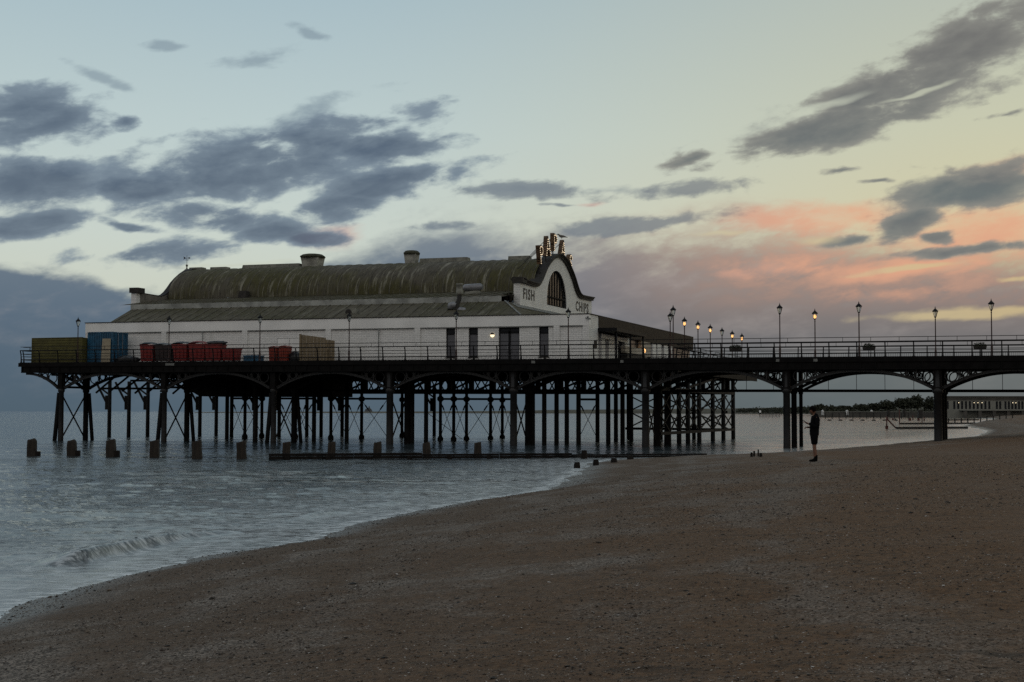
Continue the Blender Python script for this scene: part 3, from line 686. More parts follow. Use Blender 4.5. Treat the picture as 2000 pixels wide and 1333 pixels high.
for x, lab in [(-42.4, 'unlit lamp post in front of the green boarding, leftmost of all'), (-32.7, 'unlit lamp post behind the red wheelie bins'), (-23.5, 'unlit lamp post beside the low blue crate'),
               (-14.9, 'unlit lamp post right of the timber fence panels, below the air conditioner'), (-5.1, 'unlit lamp post between the two left tall windows'), (4.6, 'unlit lamp post in front of the white corner of the pavilion'),
               (13.2, 'tall unlit lamp post just right of the dark veranda, nearer of an overlapping pair'), (21.5, 'unlit lamp post over the triple columns at the water edge'),
               (27.4, 'unlit lamp post just left of a planter on the pier arm'), (36.8, 'unlit lamp post nearest the right edge of the photo')]:
    lamp(x, .55, False, lab, G1)
for x, l, lab in [(11.3, False, 'unlit lamp post half behind the taller one beside the veranda'), (23.2, True, 'glowing lamp post standing alone on the pier arm'), (32.5, False, 'shorter unlit lamp post above the pier column on the sand')]:
    lamp(x, 7.5, l, lab, G2)
for y, l, lab in [(14.1, True, 'glowing lamp post nearest the veranda roof'), (19.6, True, 'second glowing lamp post from the veranda along the terrace'), (25.0, True, 'third glowing lamp post from the veranda along the terrace'),
                  (30.6, False, 'the only unlit lamp post in the receding terrace row'), (35.8, True, 'glowing lamp post just after the unlit one in the terrace row'), (41.1, True, 'farthest and smallest glowing lamp post of the terrace row')]:
    lamp(11.0, y, l, lab, G3)

# ------------------------------------------------------------------ the pavilion
pav = thing('pier_pavilion', 'white brick pavilion with mossy barrel roof and curved gables on the pier head', 'pavilion', (-20, 5, DECK), world_parts=True)
WX0, WX1, WY0, WY1, WT = -44.9, 5.0, 5.0, 44.4, 10.86
wins = [(-7.9, -7.05), (-5.80, -4.95), (.57, 1.42)]; door = (-3.06, -1.18)
def rect(x0, x1, z0, z1): return [(x0, z0), (x1, z0), (x1, z1), (x0, z1)]
m = MB()
holes = [rect(a, b, 7.36, 9.86) for a, b in wins] + [rect(door[0], door[1], DECK + .02, 9.86)]
m.slab([rect(WX0, WX1, DECK, 9.95)] + holes, lambda a, b, t: (a, t, b), WY0 + .12, WY0 + .55)
m.build('front_wall', BRICK, pav, fall)
m = MB().box((WX0, WY0, 9.95), (WX1, WY0 + .55, WT)); m.build('frieze', WHITEW, pav, fall)
for x in (-44.62, -36.21, -27.63, -19.18, -10.55, 2.16, 4.72):
    MB().box((x - .27, WY0 + .004, DECK), (x + .27, WY0 + .118, 9.948)).build('pilaster', BRICK, pav, fall)
for i, (x0, x1) in enumerate(zip((-44.62, -36.21, -27.63, -19.18, -10.55, 2.16), (-36.21, -27.63, -19.18, -10.55, 2.16, 4.72))):
    MB().box((x0 + .29, WY0 - .02, 9.87), (x1 - .29, WY0 + .116, 9.946)).build('frieze_ledge', LEADGREY, pav, fall)
MB().box((WX0 - .06, WY0 - .06, WT + .002), (WX1 + .06, WY0 + .3, WT + .07)).box((WX1 - .25, WY0 + .302, WT + .002), (WX1 + .08, WY1, WT + .07)).build('coping', CORN, pav, fall)
MB().box((WX0, WY0 + .56, DECK), (WX0 + .4, WY1, WT)).build('end_wall', BRICK, pav, fall)
MB().box((WX1 - .4, WY0 + .56, DECK), (WX1, 7.75, WT)).build('end_wall', BRICK, pav, fall)
MB().box((WX0 + .4, WY1 - .4, DECK), (WX1 - .4, WY1, WT)).build('rear_wall', BRICK, pav, fall)
for a, b in wins:
    f = MB(); y = WY0 + .25
    for r in ((a, a + .07, 7.36, 9.86), (b - .07, b, 7.36, 9.86), (a + .07, b - .07, 9.79, 9.86), (a + .07, b - .07, 7.36, 7.46), (a + .07, b - .07, 9.30, 9.40)): f.box((r[0], y, r[2]), (r[1], y + .1, r[3]))
    w = f.build('window', BLACKP, pav, fall)
    MB().box((a + .07, y + .05, 7.46), (b - .07, y + .07, 9.30)).build('pane', GLASS_GR, w, fall, loc=(0, 0, 0))
    MB().box((a + .07, y + .05, 9.40), (b - .07, y + .07, 9.79)).build('pane', GLASS_DK, w, fall, loc=(0, 0, 0))
    MB().box((a - .05, WY0 + .02, 7.28), (b + .05, WY0 + .3, 7.357)).build('sill', CORN, w, fall, loc=(0, 0, 0))
f = MB(); y = WY0 + .25; a, b = door; c = (a + b) / 2
for r in ((a, a + .08, DECK, 9.86), (b - .08, b, DECK, 9.86), (c - .09, c + .09, DECK, 9.84), (a + .08, b - .08, 9.76, 9.86), (a + .08, b - .08, 9.36, 9.52), (a + .08, b - .08, DECK, 7.12)): f.box((r[0], y, r[2]), (r[1], y + (.12 if r[0] != c - .09 else .14), r[3]))
d = f.build('door', BLACKP, pav, fall)
for p, q in ((a + .08, c - .09), (c + .09, b - .08)):
    MB().box((p, y + .06, 7.12), (q, y + .08, 9.36)).build('pane', GLASS_GR, d, fall, loc=(0, 0, 0))
    MB().box((p, y + .06, 9.52), (q, y + .08, 9.76)).build('pane', GLASS_DK, d, fall, loc=(0, 0, 0))
for s in (-1, 1): MB().tube([(c + s * .16, y - .05, 7.7), (c + s * .16, y - .05, 8.3)], .022, 6).build('handle', STEEL, d, fall, loc=(0, 0, 0))
m = MB().box((-24.3, WY0 + .085, DECK), (-21.9, WY0 + .118, 9.15)); m.build('service_door', WHITEW, pav, fall)
m = MB()
for x in (-24.34, -23.12, -21.9): m.box((x, WY0 + .08, DECK), (x + .035, WY0 + .084, 9.17))
m.box((-24.34, WY0 + .08, 9.152), (-21.87, WY0 + .084, 9.18)); m.build('door_joint', LEADGREY, pav, fall)
for x in (-32.0, -14.2): MB().tube([(x, WY0 - .06, DECK), (x, WY0 - .06, 9.9)], .045, 6).build('downpipe', LEADGREY, pav, fall)
# bulkhead lamp by the door (lit lower half)
WL = mat('bulkhead_light', (.9, .85, .7), .4, emit=(1., .80, .50), estr=1.4)
t = thing('wall_lamp', 'round lit bulkhead lamp on the white wall left of the glass door', 'wall lamp', (-3.62, WY0 + .12, 9.24))
MB().ball((0, -.02, 0), .19, 12, 8, (1, .55, 1)).build('diffuser', WL, t)
m = MB(); m.sheet([[(.21 * cos(a) * cos(b), -.02 - .13 * cos(a) * sin(b) if False else -.02 - .14 * cos(b) * cos(a), .21 * sin(a)) if False else (.21 * cos(a) * sin(b), -.03 - .13 * cos(a) * cos(b), .21 * sin(a)) for b in np.linspace(-pi / 2, pi / 2, 10)] for a in np.linspace(.15, pi / 2, 6)]); m.build('hood', BLACKP, t)
# roofs
m = MB(); m.box((WX0 + .42, WY0 + .56, WT - .22), (WX1 - .42, WY1 - .42, WT - .10)); m.build('flat_roof', LEADGREY, pav, fall)
RENDER = mat('bare_render', (.17, .155, .13), .9, 0, .35, 1.2, .3, 10); RIBM = mat('limed_seam', (.17, .16, .125), .9, 0, .6, .8, col2=(.05, .046, .034)); GC = 24.4; RX0, RX1 = -44.6, -4.45
def strip(name, rows, material, n=1, th=.08):
    g = MB(); g.sheet(rows); g.build(name, material, pav, fall, fix=False)
m = MB(); m.sheet([[(-42.55, 5.3, 10.84), (-1.1, 5.3, 10.84)], [(-43.2, 9.9, 12.48), (-4.2, 9.9, 12.48)]], False)
m.sheet([[(-43.2, 38.9, 12.48), (-4.2, 38.9, 12.48)], [(-42.55, 43.5, 10.84), (-1.1, 43.5, 10.84)]], False)
m.sheet([[(-4.2, 9.9, 12.48), (-1.1, 5.3, 10.84)], [(-4.2, 38.9, 12.48), (-1.1, 43.5, 10.84)]], False)
m.sheet([[(-42.55, 5.3, 10.84), (-43.2, 9.9, 12.48)], [(-42.55, 43.5, 10.84), (-43.2, 38.9, 12.48)]], False)
x = -42.2
while x < -3.6:
    y1 = 9.85; m.mat(1); m.bar((x, 5.3, 10.865), (x - .25, y1, 12.50), .05, .05); x += 1.05
lower = m.build('lower_roof', [ROOF_LOW, RIBM], pav, fall, fix=False)
STRIPM = mat('pale_gutter', (.30, .31, .29), .7, 0, .4, .8)
MB().box((-43.25, 9.84, 12.30), (-4.6, 9.98, 12.95)).build('gutter_strip', STRIPM, pav, fall)
m = MB(); m.bar((-4.22, 9.85, 12.53), (-1.08, 5.3, 10.89), .14, .06); m.build('hip_flashing', LEADGREY, lower, fall, loc=(0, 0, 0))
m = MB(); m.sheet([[(-4.1, 11, 12.47), (-3.2, 10.4, 12.0)], [(-4.1, 37.5, 12.47), (-3.2, 38, 12.0)]], False); m.build('gable_flashing', LEADGREY, lower, fall, loc=(0, 0, 0))
HW, BZ, TZ = 6.05, 14.15, 17.72
m = MB()
m.sheet([[(x, 10.0, 12.93) for x in (RX0, RX1)], [(x, GC - HW - .02, BZ - .02) for x in (RX0, RX1)]], False)
m.sheet([[(x, GC + HW + .02, BZ - .02) for x in (RX0, RX1)], [(x, 38.8, 12.78) for x in (RX0, RX1)]], False)
x = RX0 + .6
while x < RX1: m.bar((x, 10.05, 12.97), (x, GC - HW, BZ), .07, .05); x += 1.06
m.build('middle_roof', ROOF_LOW, pav, fall, fix=False)
def vault(t): return (GC - HW * cos(t), BZ + (TZ - BZ) * sin(t) ** .92)
m = MB(); ts = [pi * i / 30 for i in range(31)]
m.sheet([[(x, *vault(t)) for x in (RX0, -30, -17, RX1)] for t in ts])
x = RX0 + .35
m.mat(1)
while x < RX1:
    m.tube([Vector((x, *vault(t))) for t in ts[:18]], .045, 4, cap=False); x += 1.13
barrel = m.build('barrel_roof', [ROOF, RIBM], pav, fall, fix=False)
# gables: profile of half-width offset -> height
PROF = [(0, 17.85), (.9, 17.76), (1.85, 17.5), (2.8, 17.05), (3.7, 16.5), (4.45, 15.95), (5.1, 15.35), (5.7, 14.86), (6.3, 14.52), (7.0, 14.36), (8.0, 14.35), (11.4, 14.42)]
half = [(GC + t, z) for t, z in PROF]; TOPL = [(2 * GC - y, z) for y, z in reversed(half[1:])] + half
win_o = [(GC - .45 + 3.15 * cos(a), 12.95 + 3.55 * max(0, sin(a)) ** .9) for a in [pi * i / 24 for i in range(25)]]
for gx, nm in ((-4.45, 'gable'), (-45.3, 'gable')):
    out = TOPL + [(TOPL[-1][0], 11.3), (TOPL[0][0], 11.3)]
    m = MB(); m.slab([out] + ([win_o] if gx > -10 else []), lambda a, b, t: (t, a, b), gx, gx + .5)
    g = m.build(nm, BRICK if gx > -10 else RENDER, pav, fall)
    m = MB()
    ck = 1. if gx > -10 else .12
    for (w, z0, z1) in (((.22, .0, .16), (.30, .162, .28), (.40, .282, .38)) if gx > -10 else ((.12, .0, .09),)):
        rows = [[], [], [], []]
        for i, (y, z) in enumerate(TOPL):
            a = TOPL[max(0, i - 1)]; b = TOPL[min(len(TOPL) - 1, i + 1)]; d = Vector((b[0] - a[0], b[1] - a[1])).normalized(); nx, nz = -d.y, d.x
            for k, (xx, h) in enumerate(((gx - w, z0), (gx + .5 + w * ck, z0), (gx + .5 + w * ck, z1), (gx - w, z1))): rows[k].append((xx, y + nx * h, z + nz * h))
        m.sheet([rows[0], rows[1], rows[2], rows[3], rows[0]], False)
        for e in (0, -1): m.add([rows[k][e] for k in range(4)], [(0, 1, 2, 3)])
    e0, e1 = TOPL[0], TOPL[-1]
    m.build('cornice', CORN, g, fall, loc=(0, 0, 0))
    m = MB().box((gx - .06, TOPL[0][0] - .06, 12.3), (gx + .56, TOPL[0][0] + .55, 14.38)); m.build('corner_pier', BRICK, g, fall, loc=(0, 0, 0))
    m = MB().box((gx - .14, TOPL[0][0] - .3, 14.39), (gx + .9, TOPL[0][0] + .9, 14.9)); m.build('corner_block', CORN, g, fall, loc=(0, 0, 0))
GX = -4.45 + .5
w = MB(); cy, cz = GC - .45, 12.95
for p, q in zip(win_o, win_o[1:]): w.bar((GX - .14, *p), (GX - .14, *q), .12, .12, (1, 0, 0))
w.box((GX - .2, cy - 3.1, cz + .003), (GX - .08, cy + 3.1, cz + .12)); w.box((GX - .2, cy - 2.95, 13.75), (GX - .08, cy + 2.95, 13.87))
for s in (-2.1, -1.2, -.4, .4, 1.2, 2.1): h = 3.5 * sqrt(max(0, 1 - (s / 3.15) ** 2)) ** .95; w.box((GX - .19, cy + s - .04, cz + .122), (GX - .09, cy + s + .04, cz + h))
aw = w.build('arched_window', IRON, pav, fall)
m = MB(); m.slab([win_o], lambda a, b, t: (t, a, b), GX - .30, GX - .25); m.build('pane', GLASS_DK, aw, fall, loc=(0, 0, 0))
# painted words on the gable and the bulb letters over it
def text_mesh(s, ext):
    cu = bpy.data.curves.new('t', 'FONT'); cu.body = s; cu.extrude = ext; cu.offset = .026; cu.space_character = 1.22; cu.resolution_u = 4
    o = bpy.data.objects.new('t', cu); COL.objects.link(o); dg = bpy.context.evaluated_depsgraph_get()
    me = bpy.data.meshes.new_from_object(o.evaluated_get(dg)); bpy.data.objects.remove(o); bpy.data.curves.remove(cu); return me
def lettering(s, y0, y1, z0, z1, x, ext, material, parent, name='lettering'):
    """letters facing the shore, reading along +Y, stretched into the given box"""
    me = text_mesh(s, ext); V = np.zeros(len(me.vertices) * 3); me.vertices.foreach_get('co', V); V = V.reshape(-1, 3)
    lo, hi = V.min(0), V.max(0); U = (V - lo) / (hi - lo)
    N = np.stack([x + (U[:, 2] - .5) * 2 * ext, y0 + U[:, 0] * (y1 - y0), z0 + U[:, 1] * (z1 - z0) - .0042 * x], 1)
    me.vertices.foreach_set('co', N.ravel()); me.materials.append(material); me.update(); return link(name, me, parent, None)
PAINT = mat('black_lettering', (.02, .02, .022), .6, 0, .3, 3.)
lettering('FISH', 13.95, 17.1, 13.0, 14.02, GX + .012, .012, PAINT, pav)
lettering('CHIPS', 30.1, 34.6, 13.0, 14.02, GX + .012, .012, PAINT, pav)
# ridge ventilators and capping
VENTL = mat('pale_vent', (.34, .34, .30), .85, 0, .4, 1.6, .3, 10)
def vent(x, w, h):
    m = MB(); m.tbox((x, GC - .2, TZ + .35), (w * .60, w * .5, 1.1), 1.22); v = m.build('ridge_ventilator', VENTL, pav, fall)
    m = MB(); m.lathe((x, GC - .2, TZ + .90), [(w * .36, 0), (w * .50, .02), (w * .52, .14), (w * .40, .34), (w * .30, .40)], 8, False); m.build('cowl', VENTCAP, v, fall, loc=(0, 0, 0))
vent(-30.9, 2.7, 1.4); vent(-19.6, 1.75, 1.2)
for x0, x1, h in ((-39.1, -32.2, .42), (-18.6, -13.3, .48), (-9.0, -6.8, .42), (-43.0, -41.0, .30), (-45.6, -44.0, .34)):
    MB().tbox(((x0 + x1) / 2, GC - .2, TZ + h / 2 - .06), (x1 - x0, .9, h), .97).build('ridge_capping', VENTM, pav, fall)
p = onY(474, 576, 17.5); MB().tbox((p.x, p.y + .3, p.z), (.9, .9, .8), .8).build('roof_hatch', CORN, pav)
# ducts and machinery on the lower roof
t = thing('extract_duct', 'grey kitchen extract duct with elbows rising from the lower roof', 'duct', onY(893, 612, 7.6), 0); t.scale = (.8, .8, .86)
m = MB(); m.tube([(0, 0, -.3), (0, 0, .2), (-.05, .1, .9), (0, .6, 1.5), (0, .7, 2.4)], [.26, .26, .27, .26, .26], 10); m.build('riser', CORN, t)
MB().lathe((0, .7, 1.9), [(.3, 0), (.42, .1), (.42, .45), (.36, .5), (.36, 1.0), (.4, 1.02), (.4, 1.2)], 12).build('fan_housing', VENTM, t)
MB().tube([(-.1, 0, .75), (-.5, 0, .85), (-.75, 0, .8), (-.85, 0, .45)], [.28, .36, .36, .34], 10).build('cowl', STEEL, t)
MB().tube([(0, 0, .15), (.4, 0, .35), (.75, 0, .3), (.9, 0, -.05)], [.25, .30, .32, .30], 10).build('cowl', STEEL, t)
p = onY(924, 569, 14.5)
t = thing('air_handler', 'rounded pale grey ventilation unit on the mossy roof above the duct', 'ventilation unit', p)
MB().tube([(-.95, 0, .28), (-.8, 0, .33), (.7, 0, .38), (.95, 0, .35)], [.22, .33, .34, .22], 10).build('hood', STEEL, t)
MB().tube([(-.8, 0, -.22), (-.6, 0, -.24), (.5, 0, -.18), (.75, 0, -.12)], [.16, .26, .26, .15], 10).build('base_duct', VENTM, t)
MB().cbox((0, .15, -.55), (.9, .5, .9)).build('plinth', CORN, t)
p = onY(686, 611, 7.2)
t = thing('air_conditioner', 'pale air conditioning box with round grille on the lower roof edge', 'air conditioner', p)
MB().cbox((0, 0, 0), (1.15, .45, .75)).build('casing', VENTM, t)
m = MB(); m.lathe((0, 0, 0), [(.02, 0), (.29, 0), (.31, .03), (.25, .05)], 16)
m.v = [(x - .15, -.226 - z, y) for x, y, z in m.v]; m.build('fan_grille', CORN, t)
MB().box((-.5, -.15, -1.0), (-.42, .15, -.376)).box((.42, -.15, -1.0), (.5, .15, -.376)).build('bracket', CORN, t)
for q in ((988, 591), (997, 588)):
    p = onY(*q, 11.6)
    t = thing('chimney_pot', 'dark roof flue ' + ('left' if q[0] < 990 else 'right') + ' of a pair tucked behind the gable corner pier', 'flue', p)
    MB().lathe((0, 0, -.4), [(.16, 0), (.15, .7), (.22, .72), (.22, .85), (.3, .87), (.05, 1.05)], 10).build('flue_pipe', CORN, t); 
    MB().lathe((0, 0, .66), [(.32, 0), (.06, .2)], 10).build('flue_cowl', VENTCAP, t)
# veranda along the shore end
WARM = mat('veranda_warm_tint', (.40, .36, .30), .8, 0, .2, 2.)
vy = lambda px: onX(px, 690, 5.1).y
m = MB(); m.box((4.55, 7.76, 9.45), (5.06, WY1, WT)); m.build('veranda_fascia', TIMBER_DARK, pav, fall)
MB().box((4.6, 7.76, DECK), (4.66, WY1, 9.448)).build('veranda_glazing', GLASS_DK, pav, fall)
for px, w, k in ((1181, .55, 0), (1197, .9, 0), (1208, .35, 0), (1227, .8, 0), (1264, 1.7, 1), (1280, .7, 0), (1290, .8, 0), (1303, .8, 0), (1313, .6, 0)):
    y = vy(px); MB().box((4.68, y - w, DECK), (5.0, y + w, 9.446)).build('veranda_pilaster', WARM if k else BRICK, pav, fall)  # brick pillar by the lantern: its warm lamplight is put into the colour
MB().box((5.064, 7.5, 9.55), (6.7, 17.5, 9.85)).build('canopy', BLACKP, pav, fall)
for y in (8.0, 12.6, 17.0): MB().tube([(6.5, y, DECK), (6.5, y, 9.55)], .085, 8).build('canopy_post', BLACKP, pav, fall)
for y0, y1 in ((8.3, 12.2), (13.0, 16.6)): MB().box((5.1, y0, 9.02), (5.16, y1, 9.40)).build('canopy_panel', WHITEW, pav, fall)
y0, y1 = vy(1213), vy(1251)
MB().box((5.07, y0, 8.05), (5.5, y1, 8.62)).build('kiosk_sign_board', WARM, pav, fall)
MB().box((5.07, y0 + .2, DECK), (5.6, y1 - .2, 8.0)).build('kiosk_counter', CORN, pav, fall)
t = thing('veranda_lantern', 'small warm glowing lantern on the veranda wall beside a pale pillar', 'lantern', (5.3, vy(1252), 8.45))
MB().ball((0, 0, 0), .26, 8, 6).build('globe', LIT, t); MB().bar((0, 0, .24), (-.28, 0, .3), .04, .04).lathe((0, 0, .2), [(.2, 0), (.04, .14)], 8).build('bracket', BLACKP, t)
MB().box((5.002, 6.4, 8.1), (5.05, 7.2, 8.75)).build('notice_board', CORN, pav, fall)
t = thing('security_camera', 'small security camera on the white corner under the coping', 'security camera', (4.9, WY0 - .02, 10.55))
MB().box((-.06, -.05, -.1), (.06, .02, .1)).bar((0, -.04, 0), (.1, -.3, -.05), .05, .05).build('bracket', BLACKP, t); MB().bar((-.1, -.2, -.06), (.35, -.5, -.15), .13, .13).build('housing', LEADGREY, t)

# ------------------------------------------------------------------ bulb letters over the gable
COPPER = mat('copper_brown_letter', (.13, .078, .042), .5, .2, .35, 3.)
BULB = mat('sign_bulb', (1, .9, .7), .4, emit=(1.0, .76, .50), estr=1.15)
sign = thing('illuminated_letter_sign', 'brown letters studded with white bulbs fanned over the curved gable', 'sign', (GX - .25, 23.6, 17.0), world_parts=True)
def arc(cx, cy, rx, ry, a0, a1, n): return [(cx + rx * cos(radians(a0 + (a1 - a0) * i / (n - 1))), cy + ry * sin(radians(a0 + (a1 - a0) * i / (n - 1)))) for i in range(n)]
def seg(a, b, n): return [(a[0] + (b[0] - a[0]) * i / (n - 1), a[1] + (b[1] - a[1]) * i / (n - 1)) for i in range(n)]
STROKE = {'P': [seg((.14, 0), (.14, 1), 9), [(.14, .93), (.4, .93)] + arc(.5, .70, .34, .23, 90, -90, 7) + [(.4, .47), (.2, .47)]],
          'A': [seg((.08, 0), (.5, 1), 9), seg((.92, 0), (.5, 1), 9), seg((.26, .34), (.74, .34), 4)],
          'S': [arc(.5, .73, .34, .21, 20, 270, 9) + arc(.5, .28, .36, .24, 90, -160, 9)]}
for ch, y, z, h, w, rot in (('P', 19.2, 16.85, 1.65, 1.15, 14), ('A', 21.05, 17.75, 1.75, 1.45, 7), ('P', 23.25, 18.42, 1.62, 1.15, 1), ('A', 25.6, 17.95, 1.72, 1.4, -7), ('S', 27.95, 16.95, 1.65, 1.1, -14)):
    X0, c, s = GX - .1, cos(radians(-rot)), sin(radians(-rot))
    def pos(u, v, x):
        a, b = (u - .5) * w, v * h; return (x, y + a * c - b * s * -1 * -1, z + a * s * 1 + b * c) if False else (x, y + a * c + b * s, z - a * s + b * c)
    m = MB()
    for st in STROKE[ch]:
        for p, q in zip(st, st[1:]):
            P, Q = Vector(pos(*p, X0)), Vector(pos(*q, X0)); d = (Q - P).normalized() * .07; m.bar(P - d, Q + d, .24, .40, (1, 0, 0))
    L = m.build('letter', COPPER, sign, fix=False)
    m = MB(); done = []
    for st in STROKE[ch]:
        for p, q in zip(st, st[1:]):
            for k in range(2):
                P = Vector(pos(p[0] + (q[0] - p[0]) * k / 2, p[1] + (q[1] - p[1]) * k / 2, X0 + .22))
                if all((P - e).length > .125 for e in done): done.append(P); m.ball(P, .038, 6, 4)
    o = m.build('bulb_row', BULB, L, loc=(0, 0, 0))
    MB().bar((X0 - .1, y, z + .1), (X0 - .1, y, z - 1.0), .09, .09).bar((X0 - .2, y, z + h * .8), (X0 - 2.2, y - .4, z - .6), .05, .05).build('stay', CORN, sign)
def vane(name, lab, p, k=1.):
    t = thing(name, lab, 'weather vane', p); t.scale = (.6, .6, .6); m = MB(); m.lathe((0, 0, -.5), [(.5, 0), (.42, .5), (.2, .62), (.09, .9), (.2, 1.25), (.26, 1.35), (.1, 1.42), (.05, 1.5)], 10); m.build('pedestal', VENTM if k > .8 else CORN, t)
    m = MB(); m.tube([(0, 0, .9), (0, 0, 2.6)], .035, 6); m.bar((-.35, 0, 1.75), (.35, 0, 1.75), .04, .04); m.bar((0, -.35, 1.75), (0, .35, 1.75), .04, .04); m.build('spindle', CORN, t)
    m = MB(); m.bar((-.6, 0, 2.1), (.6, 0, 2.1), .05, .05); m.slab([[(.35, -.2), (.75, 0), (.35, .2)]], lambda a, b, s: (a, s, 2.1 + b), -.02, .02)
    m.slab([[(-.75, -.26), (-.5, -.12), (-.25, -.05), (-.25, .05), (-.5, .2), (-.75, .3), (-.6, 0)]], lambda a, b, s: (a, s, 2.1 + b), -.02, .02); m.build('arrow', CORN, t)
pv = onY(365, 517, GC - .2); pv.z = 18.02; vane('weather_vane', 'weather vane on a pale pedestal above the seaward end of the barrel roof', pv, .9)
p = onX(1070, 484, -6.0); vane('weather_vane', 'dark weather vane showing between the bulb letters of the sign', (p.x, p.y, p.z - .6), .6)

# ------------------------------------------------------------------ gull on the sign
def skin(name, verts, edges, radii, material, parent=None, sub=2, root=0):
    me = bpy.data.meshes.new(name); me.from_pydata([tuple(v) for v in verts], edges, []); o = bpy.data.objects.new(name, me); COL.objects.link(o)
    md = o.modifiers.new('s', 'SKIN'); md.use_smooth_shade = True
    for v, r in zip(me.skin_vertices[0].data, radii): v.radius = r if isinstance(r, tuple) else (r, r)
    me.skin_vertices[0].data[root].use_root = True
    sb = o.modifiers.new('d', 'SUBSURF'); sb.levels = sb.render_levels = sub
    dg = bpy.context.evaluated_depsgraph_get(); m2 = bpy.data.meshes.new_from_object(o.evaluated_get(dg)); bpy.data.objects.remove(o)
    m2.materials.clear(); m2.materials.append(material); m2.polygons.foreach_set('use_smooth', [True] * len(m2.polygons)); return link(name, m2, parent)
GULL = mat('gull_feather', (.16, .15, .13), .8, 0, .3, 8.)
def strut_chain(*ch):
    v, e, r, idx = [], [], [], {}
    for pts in ch:
        prev = None
        for p in pts:
            k = tuple(round(c, 4) for c in p[:3])
            if k not in idx: idx[k] = len(v); v.append(k); r.append(p[3])
            if prev is not None and prev != idx[k]: e.append((prev, idx[k]))
            prev = idx[k]
    return v, e, r
A_TOP = Vector((GX - .1, 25.6 + 1.72 * sin(radians(7)), 17.95 + 1.72 + .17))
gv, ge, gr = strut_chain([(0, 0, .22, .10), (.14, 0, .24, .10), (.22, 0, .33, .05), (.27, 0, .36, .055), (.36, 0, .345, .018)], [(0, 0, .22, .10), (-.16, 0, .20, .075), (-.30, 0, .16, .035), (-.42, 0, .13, .015)], [(0, 0, .22, .10), (.01, .035, .12, .02), (.0, .035, 0, .012)], [(0, 0, .22, .10), (.01, -.035, .12, .02), (.0, -.035, 0, .012)])
g = skin('seagull', gv, ge, gr, GULL); g.location = A_TOP; g.rotation_euler.z = radians(200); g.scale = (1.4, 1.4, 1.4)
tag(g, 'small seagull perched on top of the second letter A of the sign', 'seagull')

# ------------------------------------------------------------------ things standing on the pier head
dz = lambda x: DECK + PZ(x)
OLIVE = mat('olive_paint', (.085, .078, .018), .7, 0, .3, 2.); BLUE = mat('blue_container_paint', (.013, .082, .155), .55, 0, .35, 1.5); CREAM = mat('cream_board', (.30, .26, .185), .8, 0, .15, 2.)
t = thing('storage_container', 'long olive green container with ribbed sides at the seaward end', 'container', (-45.1, 2.2, dz(-45)))
m = MB().box((-2.75, -1.1, .1), (2.75, 1.1, 2.36))
for i in range(9): m.box((-2.76, -1.14, .32 + i * .23), (2.76, -1.102, .46 + i * .23))
m.build('body', OLIVE, t)
m = MB()
for x in (-2.8, 2.7): m.box((x, -1.17, 0), (x + .1, -1.02, 2.40))
m.box((-2.8, -1.16, 2.365), (2.8, -1.0, 2.43)); m.build('corner_frame', OLIVE, t); MB().box((-2.7, -1.0, 2.362), (2.7, 1.0, 2.40)).build('roof', OLIVE, t)
t = thing('storage_container', 'tall blue corrugated shipping container beside the white wall', 'container', (-40.9, 3.0, dz(-41)))
m = MB().box((-1.28, -1.2, .12), (1.28, 1.15, 2.86))
for i in range(10): m.box((-1.22 + i * .25, -1.24, .16), (-1.10 + i * .25, -1.202, 2.80))
for i in range(9): m.box((1.282, -1.1 + i * .25, .16), (1.32, -.98 + i * .25, 2.80))
m.build('body', BLUE, t)
m = MB()
for x, y in ((-1.32, -1.27), (1.2, -1.27), (1.2, 1.08)): m.box((x, y, 0), (x + .15, y + .12, 2.92))
m.box((-1.17, -1.26, 2.84), (1.2, -1.15, 2.93)).box((1.23, -1.15, 2.84), (1.35, 1.08, 2.93)); m.build('corner_frame', BLUE, t)
m = MB(); m.tube([(1.36, -.35, .2), (1.36, -.35, 2.8)], .025, 6); m.tube([(1.36, .35, .2), (1.36, .35, 2.8)], .025, 6); m.build('lock_bar', STEEL, t)
m = MB(); m.slab([[(-.5, 0), (.48, 0), (.36, 2.3), (-.52, 2.3)]], lambda a, b, s: (a, s + b * .10, b), -.02, .02)
o = m.build('leaning_board', CREAM, None, loc=(-39.95, 1.35, dz(-40))); tag(o, 'cream board leaning against the blue container', 'board')
RED = mat('red_plastic', (.17, .010, .008), .5, 0, .35, 2.5); ORANGE = mat('orange_plastic', (.20, .024, .010), .5, 0, .3, 2.5); DKBIN = mat('dark_bin_plastic', (.022, .010, .010), .55, 0, .3, 2.)
LIDG = mat('grey_bin_lid', (.05, .062, .072), .5, 0, .3, 2.); BAG = mat('bin_bag', (.012, .013, .015), .35, 0, .3, 3., 1., 9)
